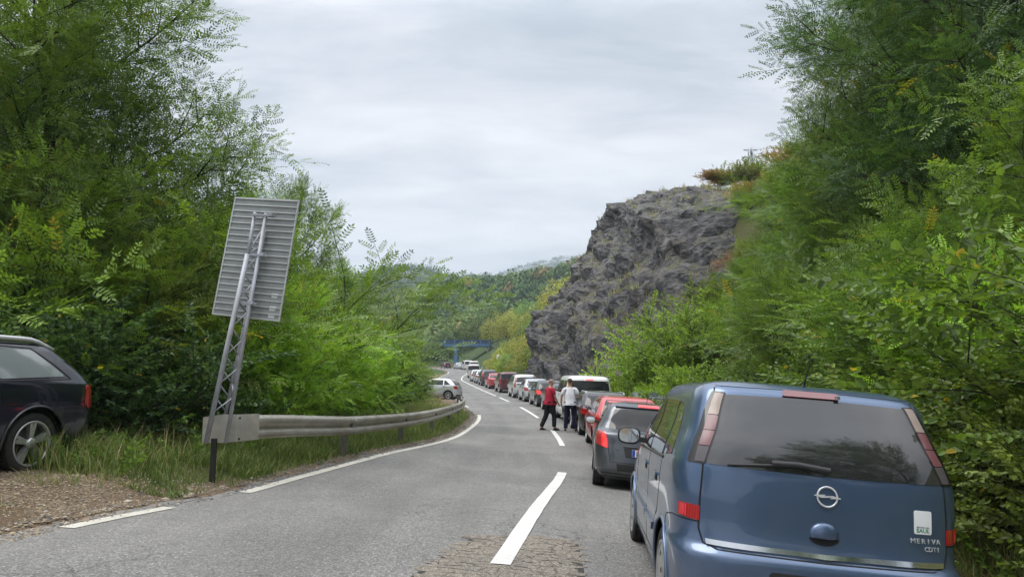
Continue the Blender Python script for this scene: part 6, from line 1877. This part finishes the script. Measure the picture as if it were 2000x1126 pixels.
for k in range(nz_):
    f0, f1 = .13 + k * .062, .13 + (k + 1) * .062
    fa = lambda f: min(1.0, f * 1.22)
    bm = bmesh.new()
    if k % 2 == 0: add_tube(bm, [onl(cA, min(1, f0 * 1.20)), onl(cB, f1)], .010, 6)
    else: add_tube(bm, [onl(cB, f0), onl(cC, min(1, f1 * 1.06))], .010, 6)
    from_bm('lattice_rod', bm, M['galv_post'], sign)
    bm = bmesh.new()
    if k % 2 == 0: add_tube(bm, [onl(cA, min(1, f1 * 1.20)), onl(cC, min(1, f0 * 1.06))], .010, 6)
    else: add_tube(bm, [onl(cC, min(1, f0 * 1.06)), onl(cA, min(1, f1 * 1.20))], .010, 6)
    from_bm('lattice_rod', bm, M['galv_post'], sign)
for z in (3.78, 3.25, 2.62):
    f = (z - 1.0) / 2.82; c = bot.lerp(top, f) - sg_o
    bm = bmesh.new(); add_box(bm, c + Vector((.09, .04, 0)), (.30, .05, .03), Matrix.Rotation(R(4), 3, 'Y')); add_box(bm, c + Vector((.19, .0, .0)), (.05, .06, .045)); from_bm('clamp', bm, M['galv_post'], sign)
for u, v, w_, h_ in ((.875, .80, .085, .055), (.875, .905, .085, .06), (.875, .965, .085, .05)):
    p = TL.lerp(BL, v).lerp(TR.lerp(BR_, v), u) - sg_o + Vector((0, -.0022, 0))
    bm = bmesh.new(); add_box(bm, p + Vector((0, 0, -.003)), (w_, .002, h_), Matrix.Rotation(R(5), 3, 'Y')); st_ = from_bm('label_sticker', bm, M['white'], sign)

# ------------------------------------------------------------------ two men
SKIN = simple('skin', (.42, .23, .16), .5, 0, .08, 40); M['skin'] = SKIN
def cloth(name, c): 
    return simple(name, c, .85, 0, .18, 22, .2, 0, .006)
M['red_cloth'] = cloth('red_cotton', (.36, .02, .045)); M['white_cloth'] = cloth('white_cotton', (.66, .66, .70)); M['dark_cloth'] = cloth('black_trousers', (.012, .012, .016)); M['navy'] = cloth('navy_trousers', (.012, .015, .040)); M['shoe'] = simple('shoe', (.02, .02, .022), .5); M['hair_grey'] = simple('grey_hair', (.22, .19, .17), .8); M['hair_brown'] = simple('brown_hair', (.05, .032, .022), .8); M['sole'] = simple('pale_sole', (.55, .52, .48), .6)
def skin_mesh(name, verts, edges, m, parent, sub=1, root=0):
    me = bpy.data.meshes.new(name); me.from_pydata([v[:3] for v in verts], edges, []); me.update()
    o = bpy.data.objects.new(name, me)
    if parent is None: COL.objects.link(o)
    else: link(o, parent)
    md = o.modifiers.new('skin', 'SKIN'); md.use_smooth_shade = True; md.branch_smoothing = .6
    if not me.skin_vertices: me.skin_vertices.new()
    sv_ = me.skin_vertices[0].data
    for i, v in enumerate(verts):
        sv_[i].radius = (v[3], v[4] if len(v) > 4 else v[3])
        sv_[i].use_root = (i == root)
    ss = o.modifiers.new('sub', 'SUBSURF'); ss.levels = sub; ss.render_levels = sub
    bpy.context.view_layer.update()
    dg = bpy.context.evaluated_depsgraph_get()
    me2 = bpy.data.meshes.new_from_object(o.evaluated_get(dg)); me2.name = name
    o.modifiers.clear(); o.data = me2
    me2.materials.clear(); me2.materials.append(m)
    me2.polygons.foreach_set('use_smooth', [True] * len(me2.polygons))
    return o
def person(name, label, J, shirt, trousers, hair, loc, yaw, hem=.0, loose=1.0):
    """J: joint positions in metres, +Y is the way he faces"""
    root = empty(name, loc, (0, 0, yaw), label=label, cat='person')
    b = [('pel', .16, .13), ('waist', .155, .13), ('chest', .185, .135), ('neckb', .09, .08), ('neck', .062, .066), ('head0', .076, .092), ('head1', .088, .108), ('head2', .072, .090)]
    V = [(*J[k], a, c) for k, a, c in b]; idx = {k: i for i, (k, a, c) in enumerate(b)}
    E_ = [(i, i + 1) for i in range(len(b) - 1)]
    def add(k, r, par):
        V.append((*J[k], r)); idx[k] = len(V) - 1; E_.append((idx[par], idx[k]))
    for s in 'lr':
        add('sh' + s, .062, 'neckb'); add('el' + s, .044, 'sh' + s); add('wr' + s, .030, 'el' + s); add('pa' + s, .034, 'wr' + s)
        add('hip' + s, .088, 'pel'); add('kn' + s, .058, 'hip' + s); add('an' + s, .040, 'kn' + s); add('to' + s, .038, 'an' + s)
    body_ = skin_mesh('body', V, E_, M['skin'], root, 1)
    for s in 'lr':     # fingers: five short chains rooted in the palm
        pa = Vector(J['pa' + s]); d = (pa - Vector(J['wr' + s])).normalized()
        out = Vector((1 if s == 'r' else -1, 0, 0)); fwd = d.cross(out).normalized()
        for i in range(5):
            if i == 4: p0 = pa - d * .02 + fwd * .02; p1 = p0 + (d * .5 + fwd * .8).normalized() * .032; p2 = p1 + d * .024; r = .0105
            else:
                o_ = (i - 1.5) * .018; l = (.036, .042, .040, .032)[i]
                p0 = pa + fwd * -o_ + d * .01; p1 = p0 + d * l; p2 = p1 + (d * .8 - out * .5).normalized() * l * .7; r = .0088
            skin_mesh('finger', [(*p0, r), (*p1, r * .95), (*p2, r * .8)], [(0, 1), (1, 2)], M['skin'], root, 1)
    L = loose
    S = [(*J['hem'], .205 * L, .175 * L), (*J['waist'], .200 * L, .170 * L), (*J['chest'], .225, .170), (*J['neckb'], .105, .085), (*(Vector(J['neckb']).lerp(Vector(J['neck']), .35)), .066, .07)]
    Es = [(0, 1), (1, 2), (2, 3), (3, 4)]
    for s in 'lr':
        k = len(S); sh, el_ = Vector(J['sh' + s]), Vector(J['el' + s])
        S += [(*sh, .088), (*sh.lerp(el_, .45), .080), (*sh.lerp(el_, .82), .080)]
        Es += [(3, k), (k, k + 1), (k + 1, k + 2)]
    skin_mesh('shirt', S, Es, M[shirt], root, 1, 1)
    Tt = [(*J['pel'], .180, .145)]; Et = []
    for s in 'lr':
        k = len(Tt); h, kn, an = (Vector(J[q + s]) for q in ('hip', 'kn', 'an'))
        Tt += [(*h, .118), (*h.lerp(kn, .5), .108), (*kn, .092), (*kn.lerp(an, .6), .082), (*kn.lerp(an, 1.0), .078)]
        Et += [(0, k), (k, k + 1), (k + 1, k + 2), (k + 2, k + 3), (k + 3, k + 4)]
    skin_mesh('trousers', Tt, Et, M[trousers], root, 1, 0)
    for s in 'lr':
        an, to = Vector(J['an' + s]), Vector(J['to' + s])
        sh_ = skin_mesh('shoe', [(*(an + Vector((0, -.045, -.055))), .042, .036), (*(an.lerp(to, .35) + Vector((0, 0, -.03))), .048, .042), (*(to + Vector((0, 0, -.004))), .046, .032), (*(to + (to - an).normalized() * .05), .034, .024)], [(0, 1), (1, 2), (2, 3)], M['shoe'], root, 1)
        bm = bmesh.new(); c = an.lerp(to, .45); z_ = min(an.z - .09, to.z - .036)
        add_box(bm, (c.x, c.y + .01, an.z - .095), (.085, .27, .02)); from_bm('sole', bm, M['sole' if shirt == 'white_cloth' else 'shoe'], root)
    # hair cap, ears, face
    h1, h2 = Vector(J['head1']), Vector(J['head2'])
    bm = bmesh.new(); bmesh.ops.create_uvsphere(bm, u_segments=18, v_segments=12, radius=1)
    for v in bm.verts: v.co = Vector((v.co.x * .093, v.co.y * .112 - .008, v.co.z * .100)) + h1 + Vector((0, 0, .028))
    cut = h1 + Vector((0, .02, .035))
    bmesh.ops.delete(bm, geom=[v for v in bm.verts if (v.co - cut).dot(Vector((0, -.55, 1)).normalized()) < 0], context='VERTS')
    for f in bm.faces: f.smooth = True
    from_bm('hair', bm, M[hair], root)
    bm = bmesh.new()
    for s in (-1, 1):
        r = bmesh.ops.create_uvsphere(bm, u_segments=8, v_segments=6, radius=1)
        for v in r['verts']: v.co = Vector((v.co.x * .010, v.co.y * .017, v.co.z * .030)) + h1 + Vector((s * .094, -.005, -.01))
    for f in bm.faces: f.smooth = True
    from_bm('ear', bm, M['skin'], root)
    bm = bmesh.new()
    add_tube(bm, [h1 + Vector((0, .098, .015)), h1 + Vector((0, .122, -.018)), h1 + Vector((0, .10, -.028))], [.009, .015, .012], 6); from_bm('nose', bm, M['skin'], root)
    for s in (-1, 1):
        bm = bmesh.new(); bmesh.ops.create_uvsphere(bm, u_segments=8, v_segments=6, radius=.011, matrix=Matrix.Translation(h1 + Vector((s * .032, .098, .016)))); from_bm('eye', bm, M['ink'], root)
    bm = bmesh.new(); add_tube(bm, [h1 + Vector((-.024, .095, -.055)), h1 + Vector((0, .093, -.053)), h1 + Vector((.024, .085, -.055))], .005, 5); from_bm('mouth', bm, M['red_cloth'], root)
    return root
def base_pose():
    return dict(pel=(0, 0, .95), waist=(0, .01, 1.08), chest=(0, .0, 1.30), neckb=(0, -.01, 1.46), neck=(0, .0, 1.54), head0=(0, .02, 1.60), head1=(0, .022, 1.68), head2=(0, .015, 1.745), hem=(0, 0, .93),
                shl=(-.19, -.01, 1.43), shr=(.19, -.01, 1.43), ell=(-.26, -.03, 1.14), elr=(.26, -.03, 1.14), wrl=(-.27, .02, .89), wrr=(.27, .02, .89), pal=(-.27, .035, .80), par=(.27, .035, .80),
                hipl=(-.10, 0, .90), hipr=(.10, 0, .90), knl=(-.11, .02, .50), knr=(.11, .02, .50), anl=(-.12, -.02, .105), anr=(.12, -.02, .105), tol=(-.13, .13, .045), tor=(.13, .13, .045))
J1 = base_pose()      # man in red: walking to the right, head bowed towards the car, seen from behind and left
J1.update(head0=(0, .05, 1.585), head1=(0, .085, 1.65), head2=(0, .10, 1.715), neck=(0, .03, 1.53), neckb=(0, .01, 1.45),
          knl=(-.10, -.10, .50), anl=(-.11, -.30, .115), tol=(-.12, -.16, .045), knr=(.10, .12, .51), anr=(.11, .10, .105), tor=(.12, .25, .045),
          elr=(.25, .06, 1.16), wrr=(.20, .20, .96), par=(.18, .26, .89), ell=(-.24, .06, 1.15), wrl=(-.18, .22, .98), pal=(-.15, .28, .93))
x1, z1 = 1.33, float(zroad(1.33, 25.5))
person('person', 'man in a red polo shirt and black trousers stepping towards the white van', J1, 'red_cloth', 'dark_cloth', 'hair_grey', (x1, 25.5, z1), R(-62), loose=1.06)
J2 = base_pose()
J2.update(ell=(-.30, -.02, 1.16), wrl=(-.31, .04, .91), pal=(-.31, .06, .82), elr=(.30, -.04, 1.16), wrr=(.34, .0, .91), par=(.345, .02, .82), knl=(-.13, .02, .50), anl=(-.17, .0, .105), tol=(-.20, .14, .045), knr=(.13, .02, .50), anr=(.17, -.02, .105), tor=(.22, .12, .045), hipl=(-.11, 0, .90), hipr=(.11, 0, .90))
J2.update({k: (v[0], v[1], v[2] + .03 if v[2] > .3 else v[2]) for k, v in J2.items()})
x2 = 2.02
person('person', 'man in a white t-shirt and navy trousers standing with his back to us', J2, 'white_cloth', 'navy', 'hair_brown', (x2, 25.2, float(zroad(x2, 25.2))), R(-6), loose=1.12)

# ------------------------------------------------------------------ blue footbridge over the road
M['blue'] = simple('blue_steel_paint', (.07, .16, .28), .5, 0, .2, 3, .4); M['blue_dark'] = simple('dark_blue_steel', (.015, .04, .10), .5, 0, .2, 3)
M['concrete'] = simple('concrete', (.30, .29, .27), .85, 0, .2, 4, .3, 0, .02)
br = empty('blue_bridge', (-13, 165, gz(-13, 165)), label='blue steel bridge crossing the road at the foot of the wooded hill', cat='bridge')
o_ = br.location
def bpart(nm, boxes, m, rot=None):
    bm = bmesh.new()
    for c, s in boxes: add_box(bm, Vector(c) - o_, s, rot)
    return from_bm(nm, bm, M[m], br)
zb = 10.0
bpart('girder', [((-10.3, 165, zb - .55), (10.6, .5, .75))], 'blue'); bpart('girder', [((-10.3, 168, zb - .55), (10.6, .5, .75))], 'blue')
bpart('top_rail', [((-10.6, 164.8, zb + .32), (11.6, .25, .55))], 'blue_dark')
bpart('deck', [((-10.3, 166.5, zb - .12), (11.4, 3.6, .22))], 'blue_dark')
for k in range(6): bpart('stiffener', [((-15.2 + k * 2.0, 164.66, zb - .1), (.22, .16, 1.25))], 'blue')
bpart('column', [((-12.9, 165, 6.6), (.75, .7, 6.0))], 'blue'); bpart('column', [((-12.9, 168, 6.6), (.9, .8, 6.0))], 'blue')
bpart('side_arm', [((-15.7, 165, zb - .35), (1.8, .4, .35))], 'blue')
bpart('pier', [((-5.6, 165.5, 6.4), (.35, .5, 6.6))], 'concrete'); bpart('pier', [((-5.0, 167.5, 6.4), (.35, .5, 6.6))], 'concrete')
bpart('abutment', [((-3.2, 168, 5.5), (3.2, 4, 7.5))], 'concrete')

# ------------------------------------------------------------------ road signs by the rock
rs_ = empty('round_road_sign', (-1.75, 95, gz(-1.75, 95)), label='round white road sign on a grey pole where the rock ends', cat='road sign')
bm = bmesh.new(); add_tube(bm, [(0, 0, -.3), (0, 0, 3.0)], .045, 8); from_bm('pole', bm, M['galv_post'], rs_)
bm = bmesh.new(); add_lathe(bm, [(.001, 0), (.42, 0), (.42, .03), (.001, .03)], 28, Matrix.Rotation(R(-90), 4, 'Z') @ Matrix.Identity(4)); bm.transform(Matrix.Translation((0, -.06, 2.35 + .15))); bmesh.ops.recalc_face_normals(bm, faces=bm.faces)
dc = from_bm('disc', bm, M['white'], rs_)
bm = bmesh.new(); add_box(bm, (0, -.105, 2.50), (.16, .01, .2)); from_bm('dark_symbol', bm, M['hub'], dc)
b2 = empty('blue_road_sign', (-1.05, 94.6, gz(-1.05, 94.6)), label='blue rectangular road sign right of the round white sign', cat='road sign')
bm = bmesh.new(); add_tube(bm, [(0, 0, -.3), (0, 0, 2.2)], .04, 8); from_bm('pole', bm, M['galv_post'], b2)
M['signblue'] = simple('sign_blue', (.02, .10, .42), .4); bm = bmesh.new(); add_box(bm, (0, -.06, 1.75), (.62, .03, .85)); from_bm('sign_plate', bm, M['signblue'], b2)

# ------------------------------------------------------------------ lattice masts
def mast(name, x, y, z, H, w, label, r):
    root = empty(name, (x, y, z), label=label, cat='lattice mast')
    bm = bmesh.new(); C4 = [(-1, -1), (1, -1), (1, 1), (-1, 1)]
    def P(k, f): s = w * (1 - .82 * f) / 2; return (C4[k][0] * s, C4[k][1] * s, H * f)
    for k in range(4): add_tube(bm, [P(k, 0), P(k, 1)], r, 4)
    from_bm('leg', bm, M['mast'], root)
    bm = bmesh.new(); n = 9
    for i in range(n):
        for k in range(4):
            add_tube(bm, [P(k, i / n), P((k + 1) % 4, (i + 1) / n)], r * .7, 3); add_tube(bm, [P((k + 1) % 4, i / n), P(k, (i + 1) / n)], r * .7, 3)
    from_bm('bracing', bm, M['mast'], root)
    bm = bmesh.new()
    for f, l in ((.78, .19), (.88, .15), (.97, .11)): add_tube(bm, [(-H * l * .75, 0, H * f), (H * l * .75, 0, H * f + .0)], r * 1.1, 4)
    from_bm('cross_arm', bm, M['mast'], root)
    return root
M['mast'] = simple('mast_steel', (.42, .44, .47), .6, .2)
mast('pylon', 55.0, 160, 54.6 - 19, 19, 3.2, 'pale lattice mast rising behind the autumn shrubs on the rock', .17)
mast('pylon', -86.8, 755, 131.5 - 26, 26, 4.5, 'tiny lattice mast on the hazy ridge at left', .22)
bm = bmesh.new()
tw = empty('wooden_pole', (.6 + 11.2, 200, gz(11.8, 200)), label='thin dark utility pole among the trees left of the rock', cat='pole')
add_tube(bm, [(0, 0, 0), (0, 0, 12)], [.2, .14], 6); from_bm('shaft', bm, M['bark'], tw)

# ------------------------------------------------------------------ houses on the hill
M['roof_tile'] = simple('orange_roof_tiles', (.42, .13, .07), .8, 0, .2, 2); M['roof_dull'] = simple('faded_roof_tiles', (.36, .16, .12), .8, 0, .2, 2); M['wall'] = simple('cream_render', (.60, .54, .46), .8, 0, .1, 1); M['wall2'] = simple('white_render', (.66, .64, .62), .8, 0, .1, 1)
def house(x, y, z, w, d, h, rh, wall, roof, label, rz=.3):
    root = empty('house', (x, y, z), (0, 0, rz), label=label, cat='house')
    bm = bmesh.new(); add_box(bm, (0, 0, h / 2 - 2), (w, d, h + 4)); from_bm('wall', bm, M[wall], root)
    bm = bmesh.new(); e = .5
    add_prism(bm, [(-w / 2 - e, -d / 2 - e, h), (w / 2 + e, -d / 2 - e, h), (0, -d / 2 - e, h + rh)], (0, d + 2 * e, 0)); bmesh.ops.recalc_face_normals(bm, faces=bm.faces)
    rf = from_bm('roof', bm, M[roof], root)
    bm = bmesh.new(); add_box(bm, (w * .22, 0, h + rh * .9), (.6, .6, 1.4)); from_bm('chimney', bm, M['wall2'], rf)
    for ix in (-.28, .0, .28):
        for iz in (.28, .72):
            bm = bmesh.new(); add_box(bm, (ix * w, -d / 2 - .02, iz * h), (1.0, .12, 1.2)); wn = from_bm('window', bm, M['glass'], root)
            bm = bmesh.new(); add_box(bm, (ix * w, -d / 2 - .1, iz * h - .66), (1.3, .2, .1)); from_bm('sill', bm, M['wall2'], wn)
    return root
house(32.3, 330, 51.6, 6.5, 8, 4.2, 2.4, 'wall', 'roof_tile', 'cream house with bright orange roof on the hilltop', .25)
house(26.8, 322, 50.2, 5.5, 7, 2.4, 1.8, 'wall2', 'roof_dull', 'lower pale house with faded red roof left of the orange roofed one', -.2)
house(35.6, 345, 55.0, 5.5, 7, 4.0, 2.2, 'wall2', 'roof_tile', 'white house with orange roof touching the rock outline', .5)

# ------------------------------------------------------------------ small litter and stones
bm = bmesh.new()
q = [(-.09, -.03), (-.02, -.055), (.08, -.03), (.10, .02), (.02, .05), (-.07, .03)]
z_ = gz(-4.32, 6.05)
vt = [bm.verts.new((a, b, .03 + random.uniform(-.012, .015))) for a, b in q]
bm.faces.new(vt); bmesh.ops.triangulate(bm, faces=bm.faces); bmesh.ops.solidify(bm, geom=bm.faces[:], thickness=.003)
lit = from_bm('crumpled_paper', bm, M['white']); lit.location = (-4.33, 6.05, z_); tag(lit, 'crumpled scrap of white paper on the gravel at the lower left', 'litter')

# ------------------------------------------------------------------ haze
bm = bmesh.new(); add_box(bm, (0, 800, 145), (3600, 2400, 310))
hz_ = bpy.data.materials.new('haze_air'); hz_.use_nodes = True; t = hz_.node_tree
for n in list(t.nodes):
    if n.type == 'BSDF_PRINCIPLED': t.nodes.remove(n)
pv = N(t, 'ShaderNodeVolumePrincipled'); pv.inputs['Color'].default_value = (.76, .88, 1.0, 1); pv.inputs['Density'].default_value = .00042; pv.inputs['Anisotropy'].default_value = .3
t.links.new(pv.outputs[0], t.nodes['Material Output'].inputs['Volume'])
tag(from_bm('haze', bm, hz_), 'thin pale haze over the valley', 'haze', kind='stuff')
